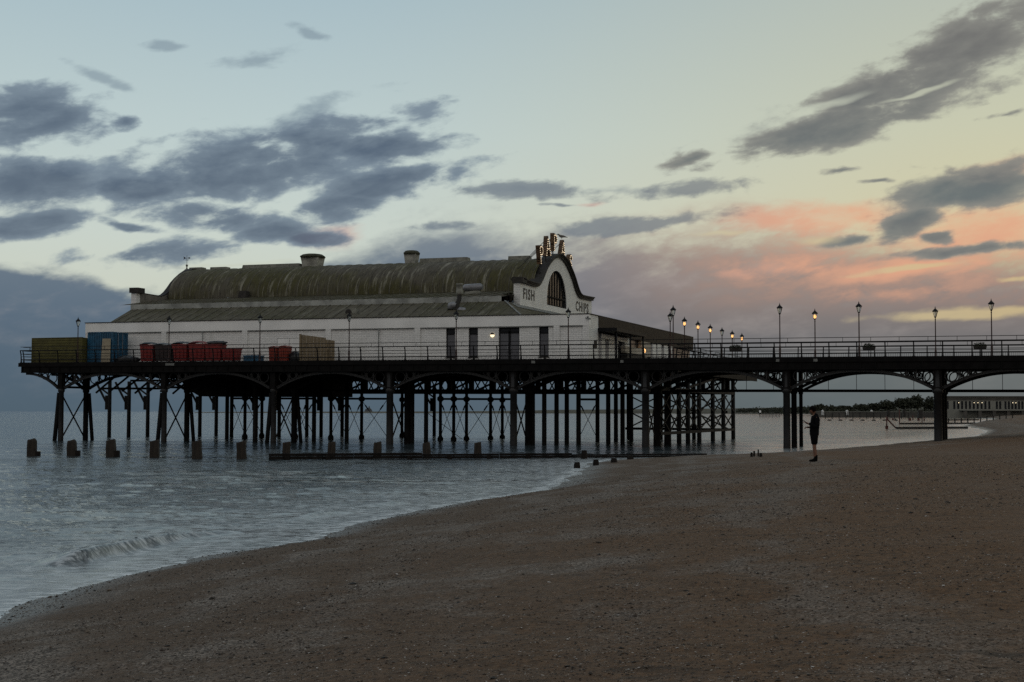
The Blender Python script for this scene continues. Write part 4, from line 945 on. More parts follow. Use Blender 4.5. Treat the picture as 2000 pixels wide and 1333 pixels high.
def bin4(label, x, w, h, body, lid=None, lidtilt=0., y=2.1, group='wheelie bins along the pier head', dome=False, four=True):
    t = thing('wheelie_bin', label, 'bin', (x, y, dz(x)), random.uniform(-.06, .06), group)
    m = MB(); d = min(w, 1.05); z0 = .22 if four else .1
    m.tbox((0, 0, z0 + (h - z0) / 2), (w * .86, d * .84, h - z0), 1.14)
    m.tbox((0, 0, h - .06), (w * 1.02, d, .12), 1.0)
    for k in (-.25, 0, .25): m.cbox((k * w, -d * .47, h * .55), (.06, .06, h * .6))
    m.build('body', body, t)
    if lid:
        m = MB(); n = 9; hh = .24 if dome else .1
        g = [[(w * (.53) * a, d * .53 * b, h + .01 + hh * max(0, cos(a * pi / 2)) ** .5 * (1 if abs(b) < .9 else .5) + lidtilt * (a + 1) * .2) for a in np.linspace(-1, 1, n)] for b in np.linspace(-1, 1, 5)]
        m.sheet(g); m.build('lid', lid, t, fix=False)
    for sx in ((-1, 1) if four else (0,)):
        for sy in (-1, 1):
            m = MB(); m.tube([(sx * w * .36 - .03, sy * d * .34, .11), (sx * w * .36 + .03, sy * d * .34, .11)], .11, 10); m.build('wheel', BLACKP, t)
    return t
bin4('bright red wheelie bin with a domed grey lid, leftmost of the bins', -35.75, 1.45, 1.70, RED, LIDG, dome=True)
bin4('dark maroon wheelie bin between two red bins', -34.05, 1.7, 1.66, DKBIN, LIDG, dome=True, lidtilt=-.3)
bin4('red wheelie bin right of the maroon bin, behind the lamp post', -32.3, 1.65, 1.72, RED, LIDG, dome=True)
bin4('red wheelie bin with a low red lid, middle of the red row', -30.55, 1.65, 1.74, RED, RED, dome=True)
bin4('red wheelie bin heaped with a dark bag', -28.85, 1.65, 1.68, RED)
bin4('low red wheelie bin at the right end of the red row', -27.2, 1.45, 1.28, RED)
bin4('plain orange bin left of the open-lidded one', -22.9, .8, 1.35, ORANGE, ORANGE, group='orange bins by the timber panels', four=False)
bin4('orange bin with a blue scrap on its lid beside dark rubbish', -21.85, .86, 1.40, ORANGE, ORANGE, group='orange bins by the timber panels', four=False)
def bag(label, x, y, z, sx, sy, sz, material=BAG, name='rubbish_bag'):
    me_v = []; m = MB(); n, k = 14, 9
    for i in range(k + 1):
        th = pi * i / k
        for j in range(n):
            ph = 2 * pi * j / n; r = 1 + .22 * math.sin(3 * ph + x) * sin(th) + .14 * math.sin(5 * ph + 4 * th + y * 3)
            me_v.append((sx * r * sin(th) * cos(ph), sy * r * sin(th) * sin(ph), max(-sz * .7, -sz * r * cos(th)) + sz * .7))
    m.add(me_v, [(i * n + j, i * n + (j + 1) % n, (i + 1) * n + (j + 1) % n, (i + 1) * n + j) for i in range(k) for j in range(n)], True)
    o = m.build(name, material, None, loc=(x, y, z)); return tag(o, label, 'rubbish')
bag('dark sack lying on top of the heaped red bin', -28.7, 2.1, dz(-29) + 1.64, .95, .4, .20)
bag('black rubbish heap on the deck between the blue container and the bins', -37.9, 1.6, dz(-38), 1.15, .6, .42)
bag('black rubbish heap beside the orange bin', -20.85, 2.2, dz(-21), .62, .45, .55)
bag('grey rounded sack behind the maroon bin', -33.2, 3.0, dz(-33) + 1.1, .42, .4, .5, LIDG)
t = thing('crate', 'low blue crate on the deck by the second red lamp post', 'crate', (-25.0, 2.1, dz(-25)))
MB().box((-.8, -.4, .05), (.8, -.34, .62)).box((-.8, .34, .05), (.8, .4, .62)).box((-.8, -.34, .05), (-.74, .34, .62)).box((.74, -.34, .05), (.8, .34, .62)).box((-.74, -.34, .05), (.74, .34, .12)).build('tray', BLUE, t)
MB().box((-.84, -.44, .56), (.84, -.402, .66)).box((-.84, .402, .56), (.84, .44, .66)).build('rim', BLUE, t)
PALE_T = mat('pale_timber', (.20, .155, .095), .8, 0, .35, 2.5, .4, 10, streak=(6, 6, .4))
t = thing('timber_screen', 'tall pale vertical board fence panels screening the orange bins', 'fence panel', (-20.3, 2.0, dz(-20)), world_parts=True)
x = -20.25; i = 0
m = MB()
while x < -17.4:
    y = 2.0 + (x + 20.3) * .25; h = 2.42 - .02 * i - (.14 if i > 13 else 0); m.box((x, y, dz(x) + .05), (x + .148, y + .03 + .012 * (i % 2), dz(x) + h)); x += .152; i += 1
m.build('boarding', PALE_T, t)
for x in (-20.28, -18.0): MB().box((x - .08, 1.85 + (x + 20.3) * .25, dz(x)), (x + .08, 1.98 + (x + 20.3) * .25, dz(x) + (2.48 if x < -20 else 1.2))).build('post', PALE_T, t)
# hanging planters on the far railing and tables on the terrace
LEAF = mat('planter_leaf', (.035, .042, .02), .8, 0, .5, 9.)
def leaf_ball(m, c, r, n, sq, size):
    for _ in range(n):
        v = Vector(RNG.normal(size=3)).normalized() * r * (RNG.random() ** .4); p = Vector(c) + Vector((v.x * sq[0], v.y * sq[1], v.z * sq[2]))
        a, b = Vector(RNG.normal(size=3)).normalized() * size, Vector(RNG.normal(size=3)).normalized() * size; m.add([p - a, p + b, p + a, p - b], [(0, 1, 2, 3)])
for i, (px, lab) in enumerate(((1697, 'leafy planter on the far railing beside a lamp post, middle of the pier arm'), (1914, 'leafy planter on the far railing near the right edge of the photo'), (1436, 'leafy planter on the railing near the glowing terrace lamps'))):
    p = onY(px, 678, 7.4); t = thing('planter', lab, 'planter', (p.x, 7.5, dz(p.x)), 0, 'planters along the pier arm')
    MB().tbox((0, 0, .98), (.9, .3, .28), 1.12).build('trough', CORN, t); m = MB(); leaf_ball(m, (0, 0, 1.22), .5, 240, (1., .5, .42), .055); m.build('foliage', LEAF, t, fix=False)
    MB().tube([(-.02, 0, 0), (-.02, 0, .85)], .03, 6).tube([(.14, 0, 0), (.14, 0, .85)], .03, 6).build('leg', BLACKP, t)
for i, (y, x, lab) in enumerate(((15, 8.2, 'picnic table closest to the veranda end of the terrace'), (21, 8.9, 'picnic table in the middle of the dark terrace'), (28, 9.2, 'picnic table farthest along the dark terrace'))):
    t = thing('picnic_table', lab, 'table', (x, y, dz(x)), .2 * i, 'picnic tables on the terrace'); MB().box((-.9, -.4, .72), (.9, .4, .77)).build('table_top', TIMBER_DARK, t)
    for s in (-1, 1): MB().box((-.9, s * .75 - .13, .42), (.9, s * .75 + .13, .46)).build('bench', TIMBER_DARK, t)
    for s in (-.65, .65): MB().bar((s, -.8, 0), (s, -.2, .72), .06, .1).bar((s, .8, 0), (s, .2, .72), .06, .1).bar((s, -.85, .38), (s, .85, .38), .06, .07).build('leg_frame', TIMBER_DARK, t)
for i, (y, x, lab) in enumerate(((12.5, 9.8, 'metal chair beside the near terrace table'), (18, 10.1, 'metal chair between the near and middle terrace tables'), (24.5, 10.3, 'metal chair between the middle and far terrace tables'))):
    t = thing('terrace_chair', lab, 'chair', (x, y, dz(x)), 1.2 * i, 'metal chairs on the terrace'); MB().box((-.22, -.22, .43), (.22, .22, .46)).build('seat', STEEL, t)
    m = MB(); 
    for z in (.62, .75, .88): m.bar((-.2, .21, z), (.2, .21, z), .02, .04)
    m.build('backrest', STEEL, t)
    for sx in (-.2, .2): MB().tube([(sx, .2, 0), (sx, .21, .92)], .016, 5).build('leg', STEEL, t); MB().tube([(sx, -.2, 0), (sx, -.2, .44)], .016, 5).build('leg', STEEL, t)

# ------------------------------------------------------------------ groyne posts and planks in the shallows
def gz(x, y): return float(beach_h(np.array([[x, y]]))[0])
POSTS = [(62, 890, 858, 'rounded groyne post farthest out to sea, with a bolted block'), (140, 890, 860, 'second groyne post from the seaward end, with a bolted block'), (217, 892, 860, 'third groyne post from the seaward end'),
         (302, 893, 861, 'groyne post in the water below the red bins, left of two'), (385, 896, 862, 'groyne post in the water below the right end of the red bins'), (472, 896, 863, 'groyne post standing alone just left of the plank wall'),
         (559, 891, 864, 'groyne post behind the seaward end of the plank wall'), (647, 890, 864, 'groyne post behind the plank wall below the timber screen'), (737, 890, 864, 'groyne post behind the plank wall left of the thick pier column'),
         (834, 890, 865, 'groyne post behind the plank wall below the left tall window'), (933, 890, 865, 'groyne post at the shore end of the tall row')]
for i, (x, yb, yt, lab) in enumerate(POSTS):
    p = onZ(x, yb); k = (p - EYE).dot(FWD) / FOC; h = (yb - yt) * k; w = (.52 if i < 6 else .46)
    t = thing('groyne_post', lab, 'post', (p.x, p.y, 0), YAW + random.uniform(-.12, .12), 'groyne posts in the shallows')
    m = MB(); rows = []
    for z, s in ((-1.6, 1.06), (0, 1.03), (h * .5, 1.), (h * .86, .97), (h * .96, .86 if i < 2 else .95), (h, .55 if i < 2 else .86)):
        rows.append([(w * .5 * s * a * (1 + .05 * math.sin(z * 7 + a * 3 + i)), w * .42 * s * b * (1 + .05 * math.cos(z * 5 + b * 4 + i)), z + (.05 * a if z == h else 0)) for a, b in ((-1, -.8), (-.8, -1), (-.25, -1.04), (.3, -.98), (.8, -1), (1, -.8), (1, .8), (.8, 1), (-.8, 1), (-1, .8), (-1, -.8))])
    m.sheet(rows, False); m.add([r for r in rows[-1][:-1]], [tuple(range(10))]); m.build('trunk', TIMBER, t, fix=True); t.rotation_euler = (radians(random.uniform(-3, 3)), radians(random.uniform(-4, 3)), t.rotation_euler.z)
    if i < 3: MB().box((w * .44, -.18, -.1), (w * .5 + .24, .14, .26 + .04 * i)).build('block', TIMBER_DARK, t)
a, b = onZ(525, 898), onZ(1382, 893); a.z = b.z = 0
t = thing('plank_groyne', 'low dark wet plank wall running along the water to the beach', 'groyne', a, world_parts=True)
m = MB(); d = (b - a); L = d.length; d.normalize(); nrm = Vector((-d.y, d.x, 0)); s = 0; k = 0
while s < L:
    e = min(L, s + random.uniform(3.5, 5.)); h = .34 - .20 * (s / L) + .04 * (k % 2); off = .04 * ((k % 3) - 1)
    p, q = a + d * s + nrm * off, a + d * (e - .03) + nrm * off
    for z0, z1 in ((-.6, -.02), (.0, h * .5), (h * .5 + .012, h)): m.bar(p + Vector((0, 0, (z0 + z1) / 2)), q + Vector((0, 0, (z0 + z1) / 2)), .14, z1 - z0)
    s = e; k += 1
m.build('plank', TIMBER_DARK, t)
m = MB(); 
for s in np.linspace(1, L * .75, 9): p = a + d * s - nrm * .2; m.tbox((p.x, p.y, -.2), (.3, .26, .75), .9, YAW)
m.build('wale_post', TIMBER_DARK, t)
STUBS = [(1127, 916, 13, 13, 'short black post stub on the sand at the edge of the water'), (1164, 909, 12, 11, 'second black stub from the water edge on the sand'), (1199, 904, 13, 9, 'low wide black stub by the end of the plank wall'),
         (1141, 896, 12, 16, 'black stub rising behind the plank wall beside the beach'), (1231, 898, 13, 8, 'low black stub in the line of the plank wall'), (1468, 893, 5, 9, 'leftmost of four thin stakes by the far water edge'), (1473, 892, 4, 11, 'second thin stake of the four by the far water edge'),
         (1481, 892, 3, 14, 'tallest thinnest stake of the four by the far water edge'), (1486, 893, 6, 8, 'rightmost short stake of the four by the far water edge')]
for x, yb, w, h, lab in STUBS:
    d_ = survey(x, yb); lo, hi = 20., 140.
    for _ in range(40):
        mid = (lo + hi) / 2; p = EYE + d_ * mid
        if p.z > max(0., gz(p.x, p.y)): lo = mid
        else: hi = mid
    p = EYE + d_ * lo; k = lo / FOC
    o = thing('stub_post', lab, 'post', (p.x, p.y, p.z - .05), YAW + random.uniform(-.3, .3), 'short stubs of the old groyne')
    m = MB(); W_, H_ = w * k, h * k; m.lathe((0, 0, -.4), [(W_ * .55, 0), (W_ * .52, .4), (W_ * .5, .4 + H_ * .7), (W_ * .4, .45 + H_)], 7, False); m.build('stump', TIMBER_DARK, o)

# ------------------------------------------------------------------ far shore
HAZY = lambda c, k: tuple(c[i] * (1 - k) + (.10, .125, .145)[i] * k for i in range(3))  # mixes the haze of distant air into a base colour
FARLAND = mat('far_meadow', (.060, .055, .035), .95, 0, .4, .02); TREE_LEAF = mat('tree_leaf', (.030, .034, .020), .9, 0, .5, .35); TRUNK = mat('tree_bark', (.03, .025, .02), .9)
m = MB(); rows = []
prof = [(380, 2), (520, 2.6), (700, 3), (850, 3.2), (1000, 4.2), (1090, 6), (1180, 6.5), (1290, 7.5), (1400, 8), (1500, 9), (1650, 9), (1900, 9)]
for dist, k in ((2300, 0), (2330, .5), (2450, 1.), (3200, .9), (3300, -.2)): rows.append([EYE + (survey(x, 804.5) * (dist if x < 1400 else dist - (x - 1400) * 2.0)) + Vector((0, 0, -EYE.z + max(-1, h * k))) for x, h in prof])
for r in rows: r[:] = [(p.x, p.y, (-1. if i == 0 else p.z)) if r is rows[0] or r is rows[-1] else tuple(p) for i, p in enumerate(r)]
for i, r in enumerate(rows):
    if i in (0, 4): rows[i] = [(p[0], p[1], -1.) for p in r]
tag(m.sheet(rows).build('far_shore', FARLAND, fix=False), kind='structure')
def crown(m, c, rx, rz, n, size):
    for _ in range(n):
        lobe = Vector(RNG.normal(size=3)).normalized(); p = Vector((lobe.x * rx, lobe.y * rx, lobe.z * rz)) * (.35 + .65 * RNG.random() ** .5)
        p *= 1 + .28 * math.sin(lobe.x * 5 + c[0]) * math.cos(lobe.z * 6 + c[1]); p += Vector(c)
        a, b = Vector(RNG.normal(size=3)).normalized() * size * (.6 + RNG.random()), Vector(RNG.normal(size=3)).normalized() * size * (.6 + RNG.random()); m.add([p - a, p + b, p + a, p - b], [(0, 1, 2, 3)])
def tree(px, top, w, dist, lab, base=806, group='trees along the far shore'):
    p = far(px, base, dist); k = dist / FOC; H = (base - top) * k; r = w * k / 2
    t = thing('tree', lab, 'tree', p, 0, group); m = MB()
    for j in range(5):
        a = 2 * pi * RNG.random(); q = r * .45 * RNG.random() ** .5
        crown(m, (q * cos(a) * 1.3, q * sin(a), H * (.48 + .22 * RNG.random())), r * .68, H * .36, 300, 1.7 * k)
    m.build('crown', TREE_LEAF, t, fix=False)
    m = MB().tube([(0, 0, -2), (0, 0, H * .3), (r * .1, 0, H * .6)], [r * .1, r * .08, r * .04], 6); m.tube([(0, 0, H * .25), (r * .4, 0, H * .6)], [r * .05, r * .02], 5); m.build('trunk', TRUNK, t)
for i, (px, top, w, lab) in enumerate([(1602, 791, 26, 'round dark tree just behind the head of the standing person'), (1626, 795, 30, 'low bushy tree right of the person, before the first white beach hut'), (1652, 793, 34, 'low spreading tree above the first white beach hut'), (1684, 790, 36, 'bushy tree above the middle white beach hut'),
                                       (1708, 788, 30, 'domed tree between the middle and last white beach huts'), (1736, 783, 40, 'broad dark tree above the red frame in the water'), (1766, 778, 40, 'tall dark tree left of the pier column on the sand'), (1792, 773, 40, 'tallest dark tree close to the pier column on the sand'),
                                       (1818, 776, 40, 'dark tree mostly hidden by the pier column on the sand'), (1842, 779, 26, 'dark tree at the left end of the long white building')]):
    tree(px, top, w, 800 + 15 * (i % 3), lab)
m = MB()
for px in np.arange(1440, 1625, 1.3):
    d_ = 2000 - (px - 1440) * 5; p = far(px, 803, d_); crown(m, (p.x, p.y, 3.5 + 2.5 * RNG.random()), 3.2, 2.6 + 3 * max(0, fbm(np.array([px * .06]), np.array([.5]), 3)[0] + .2), 22, .9)
tag(m.build('treeline', TREE_LEAF, fix=False), kind='stuff')
m = MB()
for px in np.arange(1588, 1860, 1.6): p = far(px, 806, 790); crown(m, (p.x, p.y, 2.2), 1.6, 1.9, 16, .55)
tag(m.build('undergrowth', TREE_LEAF, fix=False), kind='stuff')
# promenade wall with a long white leisure building
PROM = mat('sea_wall_concrete', (.075, .070, .062), .9, 0, .4, .15); CREAMW = mat('cream_wall', (.20, .20, .175), .8, 0, .12, .2)
D0 = 690; c = D0 / FOC
def screen_pt(px, py, dist): return far(px, py, dist)
a = far(1590, 812, 760); b = far(2300, 812, 690); t = thing('sea_wall', 'low concrete promenade wall behind the far beach and its posts', 'wall', (a.x, a.y, 0), world_parts=True)
ux = (b - a); ux.z = 0; LL = ux.length; ux.normalize(); uy = Vector((-ux.y, ux.x, 0))
m = MB(); m.bar((a.x, a.y, .3), (b.x, b.y, .3), 1.2, 5.0); m.build('wall_face', PROM, t)
m = MB(); m.bar((a.x, a.y, 2.95), (b.x, b.y, 2.95), 1.6, .3); m.build('coping', CREAMW, t)
B = lambda px, dd=0: far(px, 806, 705 + dd)
x0, x1 = far(1846, 806, 705), far(2080, 806, 705); bw = (x1 - x0); bw.z = 0; BL = bw.length; ang = atan2(bw.y, bw.x)
t = thing('leisure_building', 'long low cream building with a row of dark windows behind the far beach', 'building', (x0.x, x0.y, 1.8), ang)
hh = lambda py: (806 - py) * 705 / FOC + .9
m = MB(); cols = []
px = 1846.; ww = []
for q, n in ((1849, 1), (1862, 10), (1945, 2), (1962, 6)):
    for i in range(n): ww.append((q + i * (7.6 if n == 10 else 6.6), 4.3))
S = BL / 234
holes = [rect((q - 1846) * S, (q - 1846 + w) * S, hh(799.5), hh(784)) for q, w in ww]
m.slab([rect(0, BL, -2, hh(776))] + holes, lambda a, b, s: (a, s, b), 0, .6); m.build('wall', CREAMW, t)
MB().box((-.4, -.8, hh(776) + .004), (BL, 9, hh(774))).build('roof', PROM, t); MB().box((0, -.12, hh(782.5)), (BL, -.003, hh(777.5))).build('fascia', PROM, t)
for q, w in ww:
    X = (q - 1846) * S; o = MB().box((X, .3, hh(799.5)), (X + w * S, .36, hh(784))).build('window', GLASS_DK, t)
for q in (1871.5, 1901.5, 1909, 1917, 1977, 1983):
    X = (q - 1846) * S; MB().ball((X + .3, -.2, hh(787)), .22, 6, 4).build('wall_light', WL, t)
MB().box((7, -5, hh(802.5)), (BL, -.2, hh(800.4))).build('terrace', CREAMW, t)
for i, q in enumerate(np.arange(1880, 2080, 28)): X = (q - 1846) * S; MB().box((X - .8, -4.6, -3), (X + .8, -3.2, hh(802.6))).build('terrace_pier', PROM, t)
for i, (px, lab) in enumerate(((1607, 'white beach hut nearest the standing person, on the far promenade'), (1654.5, 'middle white beach hut on the far promenade'), (1702.5, 'right white beach hut on the far promenade'))):
    p = far(px, 812, 752); t = thing('beach_hut', lab, 'beach hut', (p.x, p.y, 1.2), YAW, 'white beach huts on the far promenade')
    MB().box((-.5, -.5, 0), (.5, .5, 2.2)).build('wall', WHITEW, t); m = MB(); m.slab([[(-.62, 2.2), (.62, 2.2), (0, 2.75)]], lambda a, b, s: (a, s, b), -.6, .6); m.build('roof', WHITEW, t); MB().box((-.22, -.53, .05), (.22, -.503, 1.8)).build('door', PROM, t)
for i, (px, w, y0, y1, lab) in enumerate(((1735, 5, 803, 812, 'small dark shelter block on the far promenade above the red frame'), (1766, 5, 802, 813, 'dark block left of the pier column on the far promenade'), (1797, 8, 802, 815, 'dark block right beside the pier column on the far promenade'), (1846, 5, 804, 818, 'dark block below the left end of the cream building'))):
    p = far(px, y1, 640); k = 640 / FOC; t = thing('shelter_block', lab, 'shelter', (p.x, p.y, p.z - .5), YAW, 'dark shelter blocks on the far beach'); MB().tbox((0, 0, (y1 - y0) * k / 2 + .25), (w * k, w * k, (y1 - y0) * k + .5), .96).build('wall', CORN, t); MB().box((-w * k * .55, -w * k * .55, (y1 - y0) * k + .5), (w * k * .55, w * k * .55, (y1 - y0) * k + .7)).build('roof', PROM, t)
# small groyne posts in rows across the bay
PST = [(1612 + 13.5 * i, 814.5, 806, 430) for i in range(13)]
for i, (px, yb, yt, dist) in enumerate(PST):
    p = onZ(px, yb + 4); k = (p - EYE).dot(FWD) / FOC; o = MB().lathe((0, 0, -1), [(.16, 0), (.15, 1.1), (.12, 1 + 12 * k)], 6, False).build('mooring_post', PILE, None, loc=(p.x, p.y, 0)); tag(o, 'thin dark post in the evenly spaced row across the bay', 'post', 'evenly spaced posts across the bay')
for i in range(7):
    p = onZ(1620 + 21.6 * i, 822); o = MB().lathe((0, 0, -.3), [(.1, 0), (.62, .2), (.72, .42), (.45, .62), (.1, .7)], 10).build('buoy', CORN, None, loc=(p.x, p.y, 0)); tag(o, 'dark float bobbing in the row below the far posts', 'buoy', 'floats in a row on the bay')
m_ = 0
t = thing('landing_stage', 'low dark landing stage on many thin posts in the bay left of the pier columns', 'jetty', onZ(1503, 815)); k = 1.0
j0, j1 = onZ(1482, 815.5), onZ(1523, 815.5); L_ = (j1 - j0); L_.z = 0
m = MB(); m.bar(Vector((0, 0, 2.2)) - L_ / 2, Vector((0, 0, 2.2)) + L_ / 2, 1.6, .35); m.build('deck', PILE, t)
for i in range(15): q = L_ * (i / 14 - .5); MB().tube([(q.x, q.y, -1), (q.x, q.y, 3.6 if i % 3 == 0 else 2.2)], .14, 5).build('post', PILE, t)
MB().cbox(tuple(-L_ * .46 + Vector((0, -.5, 3.0))), (1.0, .8, 1.2)).build('hut', WHITEW, t)
RUST = mat('red_oxide', (.075, .022, .016), .7, 0, .4, 2.)
p = onZ(1732, 838); q = onZ(1750, 838); k = (p - EYE).dot(FWD) / FOC
t = thing('outfall_frame', 'rusty red post with a slanting strut standing in the bay', 'marker', p); e = q - p; e.z = 0
MB().box((-.22, -.22, -1), (.22, .22, 6 * k)).build('foot', RUST, t); MB().tube([(0, 0, 0), (0, 0, 24 * k)], .11, 6).build('post', RUST, t); MB().bar((0, 0, 20 * k), (e.x, e.y, .1), .16, .2).build('strut', RUST, t)
for y, x0, x1, lab in ((838, 1751, 1890, 'nearer dark low rail of the groyne lines running ashore'), (829, 1757, 1905, 'farther dark low rail of the groyne lines running ashore'), (821.5, 1838, 1912, 'far plank line reaching the beach below the cream building')):
    p, q = onZ(x0, y), onZ(x1, y); t = thing('low_groyne', lab, 'groyne', p, world_parts=True, group='low groynes across the far bay'); MB().bar((p.x, p.y, .15), (q.x, q.y, .15 + .004 * (q - p).length), .3, .36).build('rail', CORN, t)
    if y == 829: MB().tube([(p.x, p.y, 0), (p.x, p.y, 3.4)], .12, 6).build('post', RUST, t)
for i, (px, yb, h, w) in enumerate(((1777, 822, 5, 6), (1783, 821, 9, 2), (1794, 822, 5, 5), (1801, 826, 8, 2), (1805, 823, 8, 2.5), (1744, 821, 4, 4), (1749, 821, 3, 3))):
    p = onZ(px, yb); k = (p - EYE).dot(FWD) / FOC; o = MB().lathe((0, 0, -1), [(w * k / 2, 0), (w * k / 2, 1), (w * k * .4, 1 + h * k)], 6, False).build('worn_stump', RUST, None, loc=(p.x, p.y, 0)); tag(o, 'worn reddish stump in the scattered cluster on the bay', 'stump', 'scattered stumps on the bay')
# line of beach posts under the cream building
for i in range(12):
    px = 1840 + 12.5 * i; p = far(px, 817 - .6 * i, 330 + 8 * i); z = max(0, gz(p.x, p.y)); o = MB().lathe((0, 0, -.6), [(.16, 0), (.15, .6), (.13, 1.9)], 6, False).build('beach_post', PILE, None, loc=(p.x, p.y, z)); tag(o, 'short dark post in the line on the sand below the cream building', 'post', 'posts on the far beach')
# sea fort on the horizon
FORT = mat('hazed_fort_stone', HAZY((.05, .045, .045), .35), .9)
p = far(719.5, 804.2, 4200); k = 4200 / FOC; t = thing('sea_fort', 'small round fort with a tower standing on the horizon between pier columns', 'fort', (p.x, p.y, 0))
MB().lathe((0, 0, 0), [(8 * k, 0), (7.5 * k, 3.6 * k), (6.4 * k, 4.4 * k), (6.2 * k, 6 * k), (5.2 * k, 7.0 * k)], 20, False).build('wall', FORT, t)
m = MB().lathe((1.6 * k, 0, 0), [(3. * k, 6.5 * k), (2.4 * k, 8.4 * k), (1.4 * k, 8.5 * k), (1.2 * k, 11 * k), (.6 * k, 12.4 * k)], 12, False); m.build('tower', FORT, t)
MB().box((8 * k, -.6 * k, .0), (13 * k, .6 * k, .9 * k)).build('landing', FORT, t)

# ------------------------------------------------------------------ the person on the beach
pp = onZ(1591, 902.5, 1.13)
d_ = survey(1591, 902.5); lo, hi = 25., 70.
for _ in range(40):
    mid = (lo + hi) / 2; q = EYE + d_ * mid
    if q.z > gz(q.x, q.y): lo = mid
    else: hi = mid
pp = EYE + d_ * lo; PS = (lo / FOC * 108) / 1.78
SKIN = mat('skin', (.17, .085, .055), .6, 0, .1, 8.); HOOD = mat('black_hoodie', (.006, .006, .007), 1., 0, .3, 6., .4, 30, spec=.03); SHORTS = mat('black_shorts', (.005, .005, .006), 1., 0, .3, 6., spec=.03); SHOE = mat('black_boot', (.005, .005, .005), .9, spec=.03); HAIRM = mat('dark_hair', (.005, .004, .004), .9, spec=.04)
man = thing('person', 'person in black hoodie and shorts standing on the sand looking at a phone', 'person', pp, YAW + pi); man.scale = (PS, PS, PS)
# +x is where the person looks, +y their left
def hand(wr, el, palm_dir, side):
    """palm and five bent fingers from the wrist"""
    W_ = Vector(wr); f = Vector(palm_dir).normalized(); up = Vector((0, 0, 1)); s = f.cross(up).normalized() * side; up = s.cross(f) * side
    ch = []; palm = W_ + f * .05
    for i, (o, l) in enumerate(((-.030, .060), (-.010, .074), (.010, .070), (.029, .054))):
        k0 = W_ + f * .085 + s * o; k1 = k0 + f * l * .45 - up * .006; k2 = k1 + f * l * .35 - up * .020; k3 = k2 + f * l * .1 - up * .018
        ch.append([(*palm, .032), (*k0, .0105), (*k1, .0095), (*k2, .0085), (*k3, .0075)])
    th0 = W_ + f * .035 - s * .035; th1 = th0 + f * .03 - s * .015 + up * .012; th2 = th1 + f * .028 + up * .010
    ch.append([(*palm, .032), (*th0, .014), (*th1, .0115), (*th2, .009)]); return ch
chains = [[(0, 0, .93, .11), (.0, 0, 1.08, .11), (-.02, 0, 1.25, .135), (-.035, 0, 1.40, .12), (-.01, 0, 1.50, .055), (.035, 0, 1.57, .060)]]
WR = {1: (.23, .06, 1.235), -1: (.17, -.05, 1.11)}
for s in (1, -1):
    sh = (-.03, s * .17, 1.41, .062); elb = (-.05, s * .24, 1.12, .045) if s > 0 else (-.07, s * .24, 1.11, .045); w = WR[s]
    chains.append([(-.035, 0, 1.40, .12), sh, elb, ((elb[0] + w[0]) / 2, (elb[1] + w[1]) / 2, (elb[2] + w[2]) / 2, .042), (*w, .029), *[]])
    fd = (.85, -.1 * s, .45) if s > 0 else (.9, .25, -.05)
    for ch in hand(w, elb, fd, s): chains.append([(*w, .029)] + ch)
    chains.append([(0, 0, .93, .11), (.0, s * .075, .88, .070), (.02 if s > 0 else -.01, s * .10, .50, .060), (.0 if s > 0 else -.03, s * .10, .30, .062), (-.02 if s > 0 else -.05, s * .10, .09, .040), (.03 if s > 0 else 0, s * .105, .04, .042), (.13 if s > 0 else .10, s * .115, .03, .032)])
v, e, r = strut_chain(*chains)
body = skin('body', v, e, r, SKIN, man, 1)
# head with brow, nose, lips, chin and ears, turned down towards the phone
def head_mesh():
    m = MB(); n, k = 28, 20; vs = []
    for i in range(k + 1):
        th = pi * i / k
        for j in range(n):
            ph = 2 * pi * j / n; x, y, z = sin(th) * cos(ph), sin(th) * sin(ph), -cos(th)
            X, Y, Z = x * .098, y * .076, z * .125
            if z < -.1: X *= 1 + .12 * z; Y *= 1 + .30 * z
            if x > 0:
                fw = math.exp(-(y / .20) ** 2); X += .026 * fw * math.exp(-((z + .12) / .16) ** 2) * (1 if z < .08 else .6); X += .008 * math.exp(-(y / .35) ** 2) * math.exp(-((z + .47) / .08) ** 2) + .010 * math.exp(-(y / .35) ** 2) * math.exp(-((z + .75) / .13) ** 2)
                X -= .012 * math.exp(-((abs(y) - .36) / .17) ** 2) * math.exp(-((z - .05) / .10) ** 2); X += .006 * math.exp(-(y / .7) ** 2) * math.exp(-((z - .22) / .09) ** 2)
            vs.append((X, Y, Z))
    m.add(vs, [(i * n + j, i * n + (j + 1) % n, (i + 1) * n + (j + 1) % n, (i + 1) * n + j) for i in range(k) for j in range(n)], True)
    for s in (1, -1): m.ball((-.005, s * .078, -.012), .03, 8, 6, (.7, .35, 1.05))
    return m
tilt = Matrix.Translation((.045, 0, 1.655)) @ Matrix.Rotation(radians(24), 4, 'Y')
hd = head_mesh(); hd.v = [tuple(tilt @ Vector(p)) for p in hd.v]; hd.build('head', SKIN, man)
m = MB()
for s in (1, -1): q = tilt @ Vector((.083, s * .028, .008)); m.ball(q, .011, 8, 6)
m.build('eyes', GLASS_DK, man)
hr = MB(); n = 24; vs = []
for i in range(12):
    th = pi * (i / 11) * .62
    for j in range(n):
        ph = 2 * pi * j / n; cut = th if cos(ph) < .35 else min(th, pi * .40); b_ = 1.09 + .025 * math.sin(7 * ph + 5 * th)
        vs.append(tuple(tilt @ Vector((sin(cut) * cos(ph) * .102 * b_ - .006, sin(cut) * sin(ph) * .082 * b_, cos(cut) * .132 * b_))))
hr.add(vs, [(i * n + j, i * n + (j + 1) % n, (i + 1) * n + (j + 1) % n, (i + 1) * n + j) for i in range(11) for j in range(n)], True); hr.build('hair', HAIRM, man)
